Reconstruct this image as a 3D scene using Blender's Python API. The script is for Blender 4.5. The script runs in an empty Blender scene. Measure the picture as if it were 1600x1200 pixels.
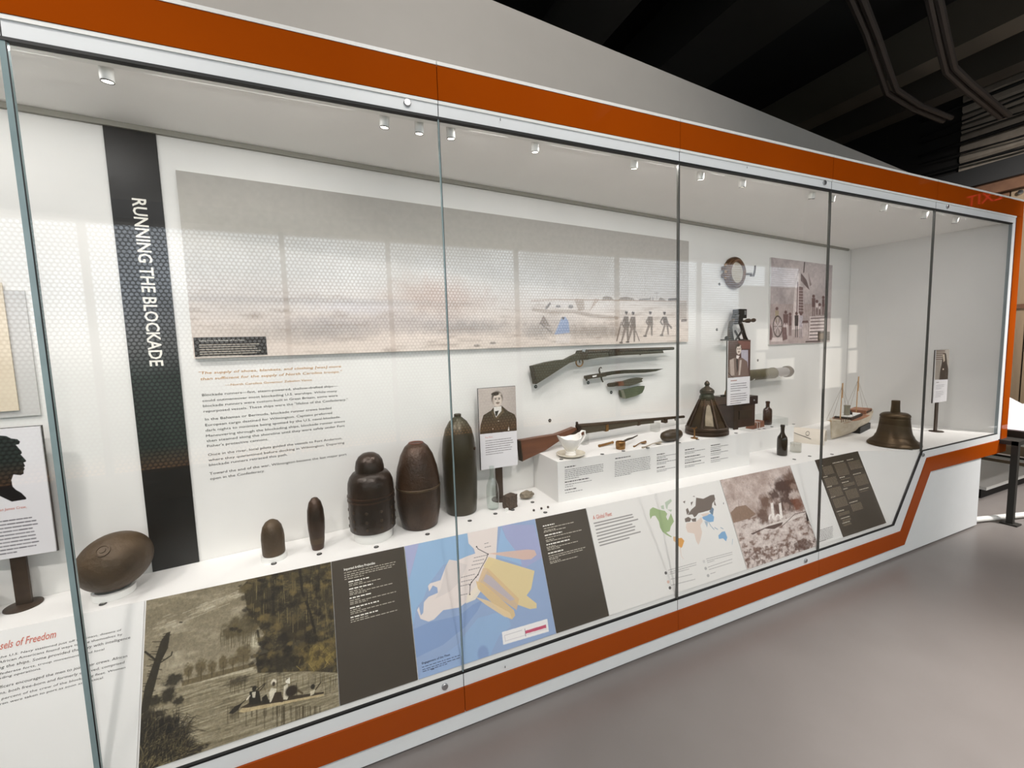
import bpy, bmesh, math, random
import numpy as np
from mathutils import Vector, Matrix

random.seed(7)
SC = bpy.context.scene
COL = SC.collection
rad = math.radians

# ------------------------------------------------------------------ camera
F_PX, YAW, PITCH, ROLL = 659.458, 0.4014, 0.0899, -0.0316
CAM = Vector((0.0, -1.6017, 1.6))
_cy, _sy = math.cos(YAW), math.sin(YAW)
FWD = Vector((_sy * math.cos(PITCH), _cy * math.cos(PITCH), -math.sin(PITCH)))
_r0 = Vector((_cy, -_sy, 0)); _u0 = _r0.cross(FWD)
RIGHT = math.cos(ROLL) * _r0 + math.sin(ROLL) * _u0
UP = -math.sin(ROLL) * _r0 + math.cos(ROLL) * _u0
cam_d = bpy.data.cameras.new('camera'); cam = bpy.data.objects.new('camera', cam_d)
COL.objects.link(cam)
cam_d.sensor_width = 36.0; cam_d.lens = F_PX * 36.0 / 1600.0
cam_d.clip_start = 0.02; cam_d.clip_end = 200
M = Matrix.Identity(4)
for i in range(3):
    M[i][0] = RIGHT[i]; M[i][1] = UP[i]; M[i][2] = -FWD[i]; M[i][3] = CAM[i]
cam.matrix_world = M
SC.camera = cam

# ------------------------------------------------------------------ world, exposure, lights
SC.view_settings.view_transform = 'Standard'
SC.view_settings.look = 'None'
SC.view_settings.gamma = 1.0
SC.view_settings.use_curve_mapping = False
SC.view_settings.exposure = 0.16
SC.cycles.transparent_max_bounces = 24
w = bpy.data.worlds.new('world'); SC.world = w; w.use_nodes = True
w.node_tree.nodes['Background'].inputs[0].default_value = (1.0, 0.95, 0.88, 1)
w.node_tree.nodes['Background'].inputs[1].default_value = 0.02

SPOT_W = 3.6
FILL_W = 20.0
WINDOW_LUM = 3.4


def area_light(name, loc, target, sx, sy, watts, col=(1, 1, 1)):
    l = bpy.data.lights.new(name, 'AREA'); l.shape = 'RECTANGLE'; l.size = sx; l.size_y = sy
    l.energy = watts; l.color = col
    o = bpy.data.objects.new(name, l); COL.objects.link(o)
    o.location = loc
    o.rotation_euler = (Vector(target) - Vector(loc)).to_track_quat('-Z', 'Y').to_euler()
    return o


def gallery_spot(loc, target, watts, deg, blend=0.6, col=(1.0, 0.96, 0.92)):
    l = bpy.data.lights.new('gallery_spot', 'SPOT'); l.energy = watts; l.spot_size = rad(deg); l.spot_blend = blend
    l.shadow_soft_size = 0.2; l.color = col
    o = bpy.data.objects.new('gallery_spot', l); COL.objects.link(o); o.location = loc
    o.rotation_euler = (Vector(target) - Vector(loc)).to_track_quat('-Z', 'Y').to_euler()


gallery_spot((-2.6, -1.6, 5.0), (-1.4, 0.4, 3.1), 520, 62, 1.0)              # washes the left end of the wall over the case
gallery_spot((0.6, -1.9, 5.2), (1.3, 0.6, 3.2), 230, 62, 1.0)
for gx, gw in ((-1.6, 430), (0.8, 450), (3.1, 380), (5.2, 220)):                                               # track spots aimed at the case front and the floor before it
    gallery_spot((gx, -3.9, 5.55), (gx, -0.3, 0.1), gw * 1.3, 57, 0.8)
gallery_spot((3.0, -2.5, 4.4), (2.4, -1.75, 0), 1100, 44, 1.0)                    # pool on the floor
gallery_spot((6.2, -2.2, 4.5), (6.2, 0.4, 0.6), 1300, 52, 0.8)                 # table beyond the case
gallery_spot((6.3, -1.6, 4.4), (9.0, 1.1, 2.4), 900, 60, 0.9)                  # timber wall
# added fill lights, unseen behind the case's top rail, in runs between its spotlights
SPOT_X = [-2.3, -1.35, -0.545, 0.225, 0.345, 0.462, 0.815, 1.325, 1.745, 2.04, 2.61, 2.80, 3.33, 3.83, 4.27, 4.62]
for xa, xb in zip(SPOT_X[:-1], SPOT_X[1:]):
    ln = xb - xa - 0.2
    if ln > 0.06:
        area_light('case_fill_light', ((xa + xb) / 2, 0.045, 2.446), ((xa + xb) / 2, 0.12, 2.05), ln, 0.016, FILL_W * (xb - xa) / 7.3, (1.0, 0.975, 0.945))

# ------------------------------------------------------------------ helpers
def lin(c):
    c = np.asarray(c, float) / 255.0
    return np.where(c <= 0.04045, c / 12.92, ((c + 0.055) / 1.055) ** 2.4)


def L4(c):
    v = lin(c); return (float(v[0]), float(v[1]), float(v[2]), 1.0)


MATS = {}


def mat(name, c, rough=0.5, metal=0.0, c2=None, scale=8.0, bump=0.0, bscale=60.0, coat=0.0, spec=0.5, stretch=None, contrast=0.5):
    """principled material; c, c2 are sRGB 0-255, mixed by object-space noise"""
    if name in MATS:
        return MATS[name]
    m = bpy.data.materials.new(name); m.use_nodes = True
    nt = m.node_tree; b = nt.nodes['Principled BSDF']
    b.inputs['Roughness'].default_value = rough
    b.inputs['Metallic'].default_value = metal
    b.inputs['Coat Weight'].default_value = coat
    b.inputs['Coat Roughness'].default_value = 0.03
    b.inputs['Specular IOR Level'].default_value = spec
    tc = nt.nodes.new('ShaderNodeTexCoord')
    mp = nt.nodes.new('ShaderNodeMapping')
    nt.links.new(tc.outputs['Object'], mp.inputs[0])
    if stretch:
        mp.inputs['Scale'].default_value = stretch
    c2 = c2 or tuple(min(255, x * 1.012) for x in c)
    n = nt.nodes.new('ShaderNodeTexNoise'); n.inputs['Scale'].default_value = scale; n.inputs['Detail'].default_value = 6
    r = nt.nodes.new('ShaderNodeValToRGB')
    r.color_ramp.elements[0].position = 0.5 - contrast * 0.4; r.color_ramp.elements[1].position = 0.5 + contrast * 0.4
    r.color_ramp.elements[0].color = L4(c); r.color_ramp.elements[1].color = L4(c2)
    nt.links.new(mp.outputs[0], n.inputs['Vector']); nt.links.new(n.outputs[0], r.inputs[0])
    nt.links.new(r.outputs[0], b.inputs['Base Color'])
    if bump > 0:
        n2 = nt.nodes.new('ShaderNodeTexNoise'); n2.inputs['Scale'].default_value = bscale; n2.inputs['Detail'].default_value = 5
        nt.links.new(mp.outputs[0], n2.inputs['Vector'])
        bp = nt.nodes.new('ShaderNodeBump'); bp.inputs['Strength'].default_value = bump; bp.inputs['Distance'].default_value = 0.01
        nt.links.new(n2.outputs[0], bp.inputs['Height']); nt.links.new(bp.outputs[0], b.inputs['Normal'])
    MATS[name] = m
    return m


def emit(name, c, s):
    if name in MATS: return MATS[name]
    m = bpy.data.materials.new(name); m.use_nodes = True
    nt = m.node_tree; nt.nodes.clear()
    o = nt.nodes.new('ShaderNodeOutputMaterial'); e = nt.nodes.new('ShaderNodeEmission')
    e.inputs[0].default_value = L4(c); e.inputs[1].default_value = s
    nt.links.new(e.outputs[0], o.inputs[0]); MATS[name] = m
    return m


def glass_mat(name, tint=(1, 1, 1), refl=1.0, rough=0.0, ior=1.5, edge=None):
    """thin clear sheet: transparent with Fresnel reflection"""
    if name in MATS: return MATS[name]
    m = bpy.data.materials.new(name); m.use_nodes = True
    nt = m.node_tree; nt.nodes.clear()
    o = nt.nodes.new('ShaderNodeOutputMaterial')
    t = nt.nodes.new('ShaderNodeBsdfTransparent'); t.inputs[0].default_value = (*tint, 1)
    g = nt.nodes.new('ShaderNodeBsdfGlossy'); g.inputs['Roughness'].default_value = rough
    f = nt.nodes.new('ShaderNodeLayerWeight'); f.inputs[0].default_value = 0.5      # Schlick: f0 + (1 - f0) * facing^5
    pw = nt.nodes.new('ShaderNodeMath'); pw.operation = 'POWER'; pw.inputs[1].default_value = 5.0
    nt.links.new(f.outputs['Facing'], pw.inputs[0])
    f0 = ((ior - 1) / (ior + 1)) ** 2
    mu = nt.nodes.new('ShaderNodeMath'); mu.operation = 'MULTIPLY_ADD'
    mu.inputs[1].default_value = (1 - f0) * refl; mu.inputs[2].default_value = f0 * refl
    nt.links.new(pw.outputs[0], mu.inputs[0])
    mx = nt.nodes.new('ShaderNodeMixShader')
    nt.links.new(mu.outputs[0], mx.inputs[0]); nt.links.new(t.outputs[0], mx.inputs[1]); nt.links.new(g.outputs[0], mx.inputs[2])
    nt.links.new(mx.outputs[0], o.inputs[0]); MATS[name] = m
    return m


def print_mat():
    if 'print' in MATS: return MATS['print']
    m = bpy.data.materials.new('printed_graphic'); m.use_nodes = True
    nt = m.node_tree; b = nt.nodes['Principled BSDF']; b.inputs['Roughness'].default_value = 0.55
    b.inputs['Specular IOR Level'].default_value = 0.2
    a = nt.nodes.new('ShaderNodeVertexColor'); a.layer_name = 'ink'
    nt.links.new(a.outputs[0], b.inputs['Base Color']); MATS['print'] = m
    return m


class MB:
    """collects geometry, then builds ONE mesh object"""
    def __init__(self): self.bm = bmesh.new()

    def _add(self, verts, faces):
        vs = [self.bm.verts.new(v) for v in verts]
        for f in faces:
            try: self.bm.faces.new([vs[i] for i in f])
            except ValueError: pass
        return vs

    def box(self, x0, x1, y0, y1, z0, z1):
        v = [(x, y, z) for x in (x0, x1) for y in (y0, y1) for z in (z0, z1)]
        self._add(v, [(0, 1, 3, 2), (4, 6, 7, 5), (0, 4, 5, 1), (2, 3, 7, 6), (0, 2, 6, 4), (1, 5, 7, 3)]); return self

    def obox(self, c, ax, ay, az):
        """oriented box: centre and three half-axis vectors"""
        c, ax, ay, az = map(Vector, (c, ax, ay, az))
        v = [c + i * ax + j * ay + k * az for i in (-1, 1) for j in (-1, 1) for k in (-1, 1)]
        self._add(v, [(0, 1, 3, 2), (4, 6, 7, 5), (0, 4, 5, 1), (2, 3, 7, 6), (0, 2, 6, 4), (1, 5, 7, 3)]); return self

    def prism(self, pts, d):
        """closed polygon (3D points) swept by d"""
        d = Vector(d); n = len(pts); a = [Vector(p) for p in pts]
        f = [tuple(range(n))[::-1], tuple(range(n, 2 * n))] + [(i, (i + 1) % n, n + (i + 1) % n, n + i) for i in range(n)]
        self._add(a + [p + d for p in a], f); return self

    def rings(self, rings, cap=True, close=False):
        n = len(rings[0]); v = [p for r in rings for p in r]; f = []
        m = len(rings)
        for i in range(m if close else m - 1):
            j = (i + 1) % m
            for k in range(n):
                f.append((i * n + k, i * n + (k + 1) % n, j * n + (k + 1) % n, j * n + k))
        if cap and not close:
            f.append(tuple(range(n))[::-1]); f.append(tuple(range((m - 1) * n, m * n)))
        self._add(v, f); return self

    def lathe(self, prof, seg=40, c=(0, 0, 0), axis=None, cap=True, sx=1.0, sy=1.0):
        """profile [(radius, height)] about +Z (or axis) at c"""
        c = Vector(c)
        q = Vector((0, 0, 1)).rotation_difference(Vector(axis)) if axis is not None else None
        rs = []
        for r, z in prof:
            ring = []
            for k in range(seg):
                a = 2 * math.pi * k / seg
                p = Vector((max(r, 1e-4) * math.cos(a) * sx, max(r, 1e-4) * math.sin(a) * sy, z))
                if q: p = q @ p
                ring.append(c + p)
            rs.append(ring)
        return self.rings(rs, cap)

    def tube(self, pts, r, seg=8, cap=True):
        pts = [Vector(p) for p in pts]
        rr = r if isinstance(r, (list, tuple)) else [r] * len(pts)
        rs = []; nrm = None
        for i, p in enumerate(pts):
            t = (pts[min(i + 1, len(pts) - 1)] - pts[max(i - 1, 0)]).normalized()
            if nrm is None:
                nrm = t.orthogonal().normalized()
            else:
                nrm = (nrm - t * nrm.dot(t)).normalized()
            b = t.cross(nrm)
            rs.append([p + rr[i] * (math.cos(2 * math.pi * k / seg) * nrm + math.sin(2 * math.pi * k / seg) * b) for k in range(seg)])
        return self.rings(rs, cap)

    def torus(self, c, R, r, axis=(0, 0, 1), seg=32, ms=10):
        q = Vector((0, 0, 1)).rotation_difference(Vector(axis)); rs = []
        for i in range(seg):
            a = 2 * math.pi * i / seg
            rs.append([Vector(c) + q @ Vector(((R + r * math.cos(2 * math.pi * k / ms)) * math.cos(a), (R + r * math.cos(2 * math.pi * k / ms)) * math.sin(a), r * math.sin(2 * math.pi * k / ms))) for k in range(ms)])
        return self.rings(rs, False, True)

    def build(self, name, m, parent=None, smooth=35, bevel=0.0):
        if bevel > 0:
            es = [e for e in self.bm.edges if len(e.link_faces) == 2 and e.calc_face_angle(0) > 0.6]
            if es: bmesh.ops.bevel(self.bm, geom=es, offset=bevel, segments=2, affect='EDGES', profile=0.7)
        bmesh.ops.recalc_face_normals(self.bm, faces=self.bm.faces)
        me = bpy.data.meshes.new(name); self.bm.to_mesh(me); self.bm.free()
        if smooth:
            for p in me.polygons: p.use_smooth = True
            me.set_sharp_from_angle(angle=rad(smooth))
        me.materials.append(m)
        return link(name, me, parent)


def link(name, me, parent=None):
    o = bpy.data.objects.new(name, me); COL.objects.link(o)
    if parent is not None: o.parent = parent
    return o


def tag(o, label=None, cat=None, group=None, kind=None):
    if label: o['label'] = label
    if cat: o['category'] = cat
    if group: o['group'] = group
    if kind: o['kind'] = kind
    return o


def thing(name, label, cat, loc=(0, 0, 0), mw=None, group=None):
    o = bpy.data.objects.new(name, None); COL.objects.link(o); o.empty_display_size = 0.05
    o.matrix_world = mw if mw is not None else Matrix.Translation(Vector(loc))
    return tag(o, label, cat, group)


def struct(name, mb, m, parent=None, **k):
    o = mb.build(name, m, parent, **k)
    if parent is None: o['kind'] = 'structure'
    return o


def copy_tree(o, parent=None):
    c = o.copy(); COL.objects.link(c)
    if parent is not None: c.parent = parent
    for ch in o.children: copy_tree(ch, c)
    return c


# ------------------------------------------------------------------ planes of the case
DECK = 0.753                      # deck height
SLOPE0, SLOPE1 = (0.005, 0.263), (0.205, 0.753)
WY0, WS = 0.517, 0.108            # back wall: Y = WY0 + WS*X
WPHI = math.atan(WS)


def wall_y(x): return WY0 + WS * x


def frame(o, ex, ey, ez):
    m = Matrix.Identity(4)
    for i in range(3):
        m[i][0] = ex[i]; m[i][1] = ey[i]; m[i][2] = ez[i]; m[i][3] = o[i]
    return m


def wall_frame(x, z, off=0.0):
    """local x along the wall, y up, z out of the wall"""
    ex = Vector((math.cos(WPHI), math.sin(WPHI), 0)); ez = Vector((math.sin(WPHI), -math.cos(WPHI), 0))
    return frame(Vector((x, wall_y(x), z)) + ez * off, ex, Vector((0, 0, 1)), ez)


_st = Vector((0, SLOPE1[0] - SLOPE0[0], SLOPE1[1] - SLOPE0[1])); SLEN = _st.length; _st.normalize()


def slope_frame(x, s=0.0, off=0.0):
    ez = Vector((1, 0, 0)).cross(_st)
    return frame(Vector((x, SLOPE0[0], SLOPE0[1])) + _st * s + ez * off, Vector((1, 0, 0)), _st, ez)


def front_frame(x, y, z):
    """upright board facing the visitor"""
    return frame(Vector((x, y, z)), Vector((1, 0, 0)), Vector((0, 0, 1)), Vector((0, -1, 0)))


def to_local(m, px, py):
    """point of a flat print (local x, y in metres) measured off the photograph"""
    d = RIGHT * ((px - 800) / F_PX) - UP * ((py - 600) / F_PX) + FWD
    n = m.col[2].xyz; o = m.translation
    p = CAM + d * ((o - CAM).dot(n) / d.dot(n))
    q = m.inverted() @ p
    return q.x, q.y


def at_z(px, py, z):
    d = RIGHT * ((px - 800) / F_PX) - UP * ((py - 600) / F_PX) + FWD; return CAM + d * ((z - CAM.z) / d.z)


# ------------------------------------------------------------------ flat print
class Paint:
    """ink on a board: a colour grid of W x H points over w x h metres"""
    def __init__(self, w, h, W, bg, mw=None):
        self.w, self.h, self.W = w, h, W; self.H = max(2, int(round(W * h / w)))
        self.a = np.ones((self.H, self.W, 3)) * lin(bg); self.mw = mw
        self.yy, self.xx = np.mgrid[0:self.H, 0:self.W].astype(float)

    def P(self, pts):
        out = []
        for p in pts:
            x, y = to_local(self.mw, *p)
            out.append((x / self.w * (self.W - 1), (1 - y / self.h) * (self.H - 1)))
        return out

    def px_scale(self): return (self.W - 1) / self.w

    def noise(self, sx, sy=None, seed=0, oct=4):
        sy = sy or sx; rng = np.random.RandomState(seed); out = np.zeros((self.H, self.W)); amp = 1; tot = 0
        for o in range(oct):
            gx, gy = max(1.0, sx / 2 ** o), max(1.0, sy / 2 ** o)
            nx, ny = int(self.W / gx) + 3, int(self.H / gy) + 3
            g = rng.rand(ny, nx)
            fx, fy = self.xx / gx, self.yy / gy
            ix, iy = fx.astype(int), fy.astype(int); tx, ty = fx - ix, fy - iy
            tx = tx * tx * (3 - 2 * tx); ty = ty * ty * (3 - 2 * ty)
            v = (g[iy, ix] * (1 - tx) + g[iy, ix + 1] * tx) * (1 - ty) + (g[iy + 1, ix] * (1 - tx) + g[iy + 1, ix + 1] * tx) * ty
            out += amp * v; tot += amp; amp *= 0.55
        return out / tot

    def mask_poly(self, pts, soft=0.7):
        m = np.zeros((self.H, self.W))
        xs = [p[0] for p in pts]; ys = [p[1] for p in pts]
        for dx, dy in ((-.25, -.25), (.25, -.25), (-.25, .25), (.25, .25)):
            ins = np.zeros((self.H, self.W), bool)
            X = self.xx + dx; Y = self.yy + dy; n = len(pts)
            for i in range(n):
                x1, y1 = pts[i]; x2, y2 = pts[(i + 1) % n]
                if y1 == y2: continue
                c = ((y1 > Y) != (y2 > Y)) & (X < (x2 - x1) * (Y - y1) / (y2 - y1) + x1)
                ins ^= c
            m += ins * 0.25
        return m

    def poly(self, pts, c, a=1.0, raw=False):
        p = pts if raw else self.P(pts)
        self.blend(self.mask_poly(p) * a, c)

    def blend(self, m, c):
        m = np.clip(m, 0, 1)[..., None]
        c = lin(c) if not isinstance(c, np.ndarray) else c
        self.a = self.a * (1 - m) + c * m

    def line(self, pts, wd, c, a=1.0, raw=False, taper=None):
        p = pts if raw else self.P(pts)
        m = np.zeros((self.H, self.W)); n = len(p) - 1
        for i in range(n):
            (x1, y1), (x2, y2) = p[i], p[i + 1]
            w0 = wd if taper is None else wd + (taper - wd) * (i / n); w1 = wd if taper is None else wd + (taper - wd) * ((i + 1) / n)
            q = max(w0, w1) + 2
            xa, xb = int(max(0, min(x1, x2) - q)), int(min(self.W, max(x1, x2) + q + 1))
            ya, yb = int(max(0, min(y1, y2) - q)), int(min(self.H, max(y1, y2) + q + 1))
            if xa >= xb or ya >= yb: continue
            X = self.xx[ya:yb, xa:xb]; Y = self.yy[ya:yb, xa:xb]
            dx, dy = x2 - x1, y2 - y1; l2 = dx * dx + dy * dy + 1e-9
            t = np.clip(((X - x1) * dx + (Y - y1) * dy) / l2, 0, 1)
            d = np.hypot(X - x1 - t * dx, Y - y1 - t * dy)
            ww = (w0 + (w1 - w0) * t) / 2
            m[ya:yb, xa:xb] = np.maximum(m[ya:yb, xa:xb], np.clip(ww - d + 0.5, 0, 1))
        self.blend(m * a, c)

    def blob(self, cx, cy, rx, ry, c, a=1.0, soft=0.35, seed=None, rough=0.0, raw=False, rot=0.0):
        if not raw:
            (x0, y0), (x1, _), (_, y1) = self.P([(cx, cy), (cx + rx, cy), (cx, cy + ry)])
            cx, cy, rx, ry = x0, y0, abs(x1 - x0), abs(y1 - y0)
        u, v = self.xx - cx, self.yy - cy
        if rot: u, v = u * math.cos(rot) + v * math.sin(rot), -u * math.sin(rot) + v * math.cos(rot)
        d = np.hypot(u / max(rx, .3), v / max(ry, .3))
        if rough: d = d + rough * (self.noise(max(3, min(rx, ry) * .5), seed=seed or 1) - 0.5)
        self.blend(np.clip((1 - d) / soft + 0.5, 0, 1) * a, c)

    def mul(self, f): self.a = np.clip(self.a * f[..., None], 0, 1)

    def greek(self, x0, y0, x1, rows, pitch, hgt, c, seed=0, a=1.0, last=0.6, bold_first=False):
        """rows of unreadably small lettering (local metres; y0 is the first baseline)"""
        rng = random.Random(seed); k = self.px_scale()
        for r in range(rows):
            y = (self.h - (y0 - r * pitch)) * k; x = x0 * k
            xe = (x0 + (x1 - x0) * (last if r == rows - 1 else rng.uniform(.88, 1.0))) * k
            while x < xe - 1.5:
                wl = rng.uniform(.006, .022) * k
                self.line([(x, y), (min(x + wl, xe), y)], hgt * k, c, a * rng.uniform(.75, 1), raw=True)
                x += wl + .0045 * k

    def build(self, name, parent, z=0.0, x0=0.0, y0=0.0):
        W, H = self.W, self.H
        v = np.zeros((H, W, 3), np.float32)
        v[..., 0] = x0 + self.xx / (W - 1) * self.w; v[..., 1] = y0 + (1 - self.yy / (H - 1)) * self.h; v[..., 2] = z
        idx = np.arange(W * H).reshape(H, W)
        q = np.stack([idx[1:, :-1], idx[1:, 1:], idx[:-1, 1:], idx[:-1, :-1]], -1).reshape(-1, 4).astype(np.int32)
        me = bpy.data.meshes.new(name)
        me.vertices.add(W * H); me.vertices.foreach_set('co', v.reshape(-1))
        me.loops.add(q.size); me.loops.foreach_set('vertex_index', q.reshape(-1))
        me.polygons.add(len(q)); me.polygons.foreach_set('loop_start', np.arange(0, q.size, 4, dtype=np.int32))
        me.update()
        at = me.color_attributes.new('ink', 'FLOAT_COLOR', 'POINT')
        col = np.ones((H * W, 4), np.float32); col[:, :3] = np.clip(self.a, 0, 1).reshape(-1, 3)
        at.data.foreach_set('color', col.reshape(-1))
        me.materials.append(print_mat())
        return link(name, me, parent)


def lettering(name, lines, m, parent, z=0.001, shear=0.0, bold=0.0, rot=None):
    """lines: (text, x, y, width or None, height) in the parent's plane -> ONE flat mesh"""
    V, Fc = [], []
    for ln in lines:
        t, x, y, wd, h = ln[:5]
        cu = bpy.data.curves.new('lettering', 'FONT'); cu.body = t; cu.size = 1.0; cu.offset = bold; cu.resolution_u = 2
        cu.shear = shear
        ob = bpy.data.objects.new('lettering', cu); COL.objects.link(ob)
        dg = bpy.context.evaluated_depsgraph_get()
        me = bpy.data.meshes.new_from_object(ob.evaluated_get(dg))
        co = [v.co.copy() for v in me.vertices]; fs = [tuple(p.vertices) for p in me.polygons]
        bpy.data.objects.remove(ob); bpy.data.curves.remove(cu); bpy.data.meshes.remove(me)
        if not co: continue
        xa = min(c.x for c in co); xb = max(c.x for c in co)
        sy = h / 0.69; sx = (wd / (xb - xa)) if wd else sy
        b = len(V)
        for c in co:
            px, py = (c.x - xa) * sx, c.y * sy
            if rot: px, py = px * math.cos(rot) - py * math.sin(rot), px * math.sin(rot) + py * math.cos(rot)
            V.append((x + px, y + py, z))
        Fc += [tuple(i + b for i in f) for f in fs]
    me = bpy.data.meshes.new(name); me.from_pydata(V, [], Fc); me.update(); me.materials.append(m)
    return link(name, me, parent)


# ------------------------------------------------------------------ materials
M_WALL = mat('white_wall_paint', (228, 226, 222), 0.6, bump=0.02, bscale=200)
M_CASE = mat('white_case_laminate', (231, 229, 226), 0.5)
M_FRAME = mat('white_frame_enamel', (226, 228, 229), 0.35)
M_ORANGE = mat('orange_enamel', (156, 66, 6), 0.5, c2=(160, 69, 7), scale=3, coat=0.5, spec=0.0)
M_BLACK = mat('black_gasket', (10, 10, 10), 0.6)
M_STEEL = mat('brushed_metal', (185, 186, 188), 0.3, 1.0, scale=40)
M_WHITE = mat('white_fixture_paint', (235, 234, 230), 0.4)
M_GLASS = glass_mat('case_glass', (0.992, 0.993, 0.992), 1.0)
M_GEDGE = mat('glass_edge', (122, 140, 142), 0.25, c2=(140, 158, 160))
M_DARKBOARD = mat('dark_olive_board', (60, 52, 40), 0.45, c2=(65, 56, 44), scale=3, spec=.3)
M_INKW = mat('white_ink', (236, 232, 222), 0.6)
M_INKG = mat('grey_white_ink', (180, 172, 156), 0.6)
M_INKK = mat('charcoal_ink', (58, 54, 50), 0.7)
M_INKO = mat('ochre_ink', (196, 142, 70), 0.7)
M_INKR = mat('coral_ink', (205, 120, 104), 0.7)
M_INKDB = mat('navy_ink', (52, 60, 86), 0.7)
M_BRONZE = mat('dark_bronze', (66, 54, 42), 0.45, 0.55, c2=(82, 66, 50), scale=20)

# ================================================================== THE ROOM
M_FLOOR = mat('polished_concrete', (124, 118, 115), 0.3, c2=(134, 128, 125), scale=2.2, contrast=0.8, bump=0.015, bscale=500)
M_CEIL = mat('black_ceiling_paint', (34, 31, 29), 0.9)
M_DUCT = mat('dark_duct_paint', (62, 58, 54), 0.7)
XL, XR, YF, YB, ZC = -5.0, 9.0, -4.17, 6.0, 5.6
struct('floor', MB().box(XL, XR, YF, YB, -0.1, 0.0), M_FLOOR)
struct('ceiling', MB().box(XL, XR, YF, YB, ZC, ZC + 0.1), M_CEIL)
struct('wall_left', MB().box(XL - 0.1, XL, YF, YB, 0, ZC), mat('grey_wall_paint', (150, 146, 140), 0.8))
struct('wall_far', MB().box(XL, XR, YB, YB + 0.1, 0, ZC), M_CEIL)
# white wall the case is built against; it stops short of the dark ceiling
wb = MB()
wb.prism([(XL, wall_y(XL), 0), (XR, wall_y(XR), 0), (XR, wall_y(XR), 2.612), (XL, wall_y(XL), 2.612)], (-0.02, 0.16, 0))
wu = MB(); wu.prism([(XL, wall_y(XL), 2.613), (XR, wall_y(XR), 2.613), (XR, wall_y(XR), 3.412), (XL, wall_y(XL), 3.412)], (-0.02, 0.16, 0))
struct('wall_upper', wu, mat('shaded_wall_paint', (176, 170, 163), 0.7), smooth=0)  # same wall above the case, its dimmer light put into a greyer colour
struct('wall_back', wb, M_WALL, smooth=0)

# ---- glazed wall behind the visitor, seen only as the reflection in the case glass
M_BEIGE = mat('beige_bulkhead', (150, 138, 122), 0.8)
M_MULL = mat('grey_mullion', (84, 82, 80), 0.5)
wf = MB(); wf.box(XL, XR, YF - 0.2, YF, 3.02, ZC); wf.box(XL, XR, YF - 0.2, YF, 0, 0.34)
struct('wall_front', wf, M_BEIGE, smooth=0)
struct('trim_1', MB().box(XL, XR, YF, YF + 0.04, 3.06, 3.24), M_MULL, smooth=0)


def screen_mat():
    """daylight through a perforated sun screen: pale sky dots above, dim green below"""
    m = bpy.data.materials.new('perforated_screen_daylight'); m.use_nodes = True
    nt = m.node_tree; nt.nodes.clear(); N = nt.nodes.new; K = nt.links.new
    out = N('ShaderNodeOutputMaterial'); em = N('ShaderNodeEmission'); K(em.outputs[0], out.inputs[0])
    tc = N('ShaderNodeTexCoord'); sp = N('ShaderNodeSeparateXYZ'); K(tc.outputs['Object'], sp.inputs[0])

    def mth(op, a, b=None, c=None):
        n = N('ShaderNodeMath'); n.operation = op
        for i, v in enumerate((a, b, c)):
            if v is None: continue
            if isinstance(v, (int, float)): n.inputs[i].default_value = v
            else: K(v, n.inputs[i])
        return n.outputs[0]
    p = 0.047
    def lattice(dx, dz):
        u = mth('SUBTRACT', mth('FRACT', mth('MULTIPLY_ADD', sp.outputs[0], 1 / p, dx)), 0.5)
        v = mth('MULTIPLY', mth('SUBTRACT', mth('FRACT', mth('MULTIPLY_ADD', sp.outputs[2], 1 / (p * 1.732), dz)), 0.5), 1.732)
        return mth('SQRT', mth('ADD', mth('MULTIPLY', u, u), mth('MULTIPLY', v, v)))
    d = mth('MINIMUM', lattice(0.0, 0.0), lattice(0.5, 0.5))
    hole = mth('LESS_THAN', d, 0.36)
    rp = N('ShaderNodeValToRGB'); K(mth('DIVIDE', sp.outputs[2], 3.0), rp.inputs[0])
    cr = rp.color_ramp
    cr.elements[0].position = 0.12; cr.elements[0].color = L4((140, 104, 72))
    cr.elements[1].position = 0.78; cr.elements[1].color = L4((226, 236, 246))
    for pos, c in ((0.2, (78, 96, 84)), (0.46, (104, 122, 112)), (0.58, (196, 198, 196))):
        e = cr.elements.new(pos); e.color = L4(c)
    nz = N('ShaderNodeTexNoise'); nz.inputs['Scale'].default_value = 1.3; K(tc.outputs['Object'], nz.inputs['Vector'])
    s = mth('MULTIPLY', mth('MULTIPLY_ADD', hole, 0.75, 0.25), mth('MULTIPLY_ADD', nz.outputs[0], 1.5, 0.3))
    K(rp.outputs[0], em.inputs[0]); K(mth('MULTIPLY', s, WINDOW_LUM), em.inputs[1])
    return m


M_SCREEN = screen_mat()
mx = [XL, -4.06, -2.26, -0.456, 0.76, 2.58, 4.38, 6.18, 7.98, XR]
for i in range(len(mx) - 1):
    wn = struct('window_%d' % (i + 1), MB().box(mx[i] + 0.025, mx[i + 1] - 0.025, YF - 0.06, YF - 0.05, 0.36, 3.0), M_SCREEN, smooth=0)
    for a, b in ((mx[i], mx[i] + 0.025), (mx[i + 1] - 0.025, mx[i + 1])):
        struct('window_frame', MB().box(a, b, YF - 0.08, YF + 0.02, 0.34, 3.02), M_MULL, wn, smooth=0)

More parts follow.
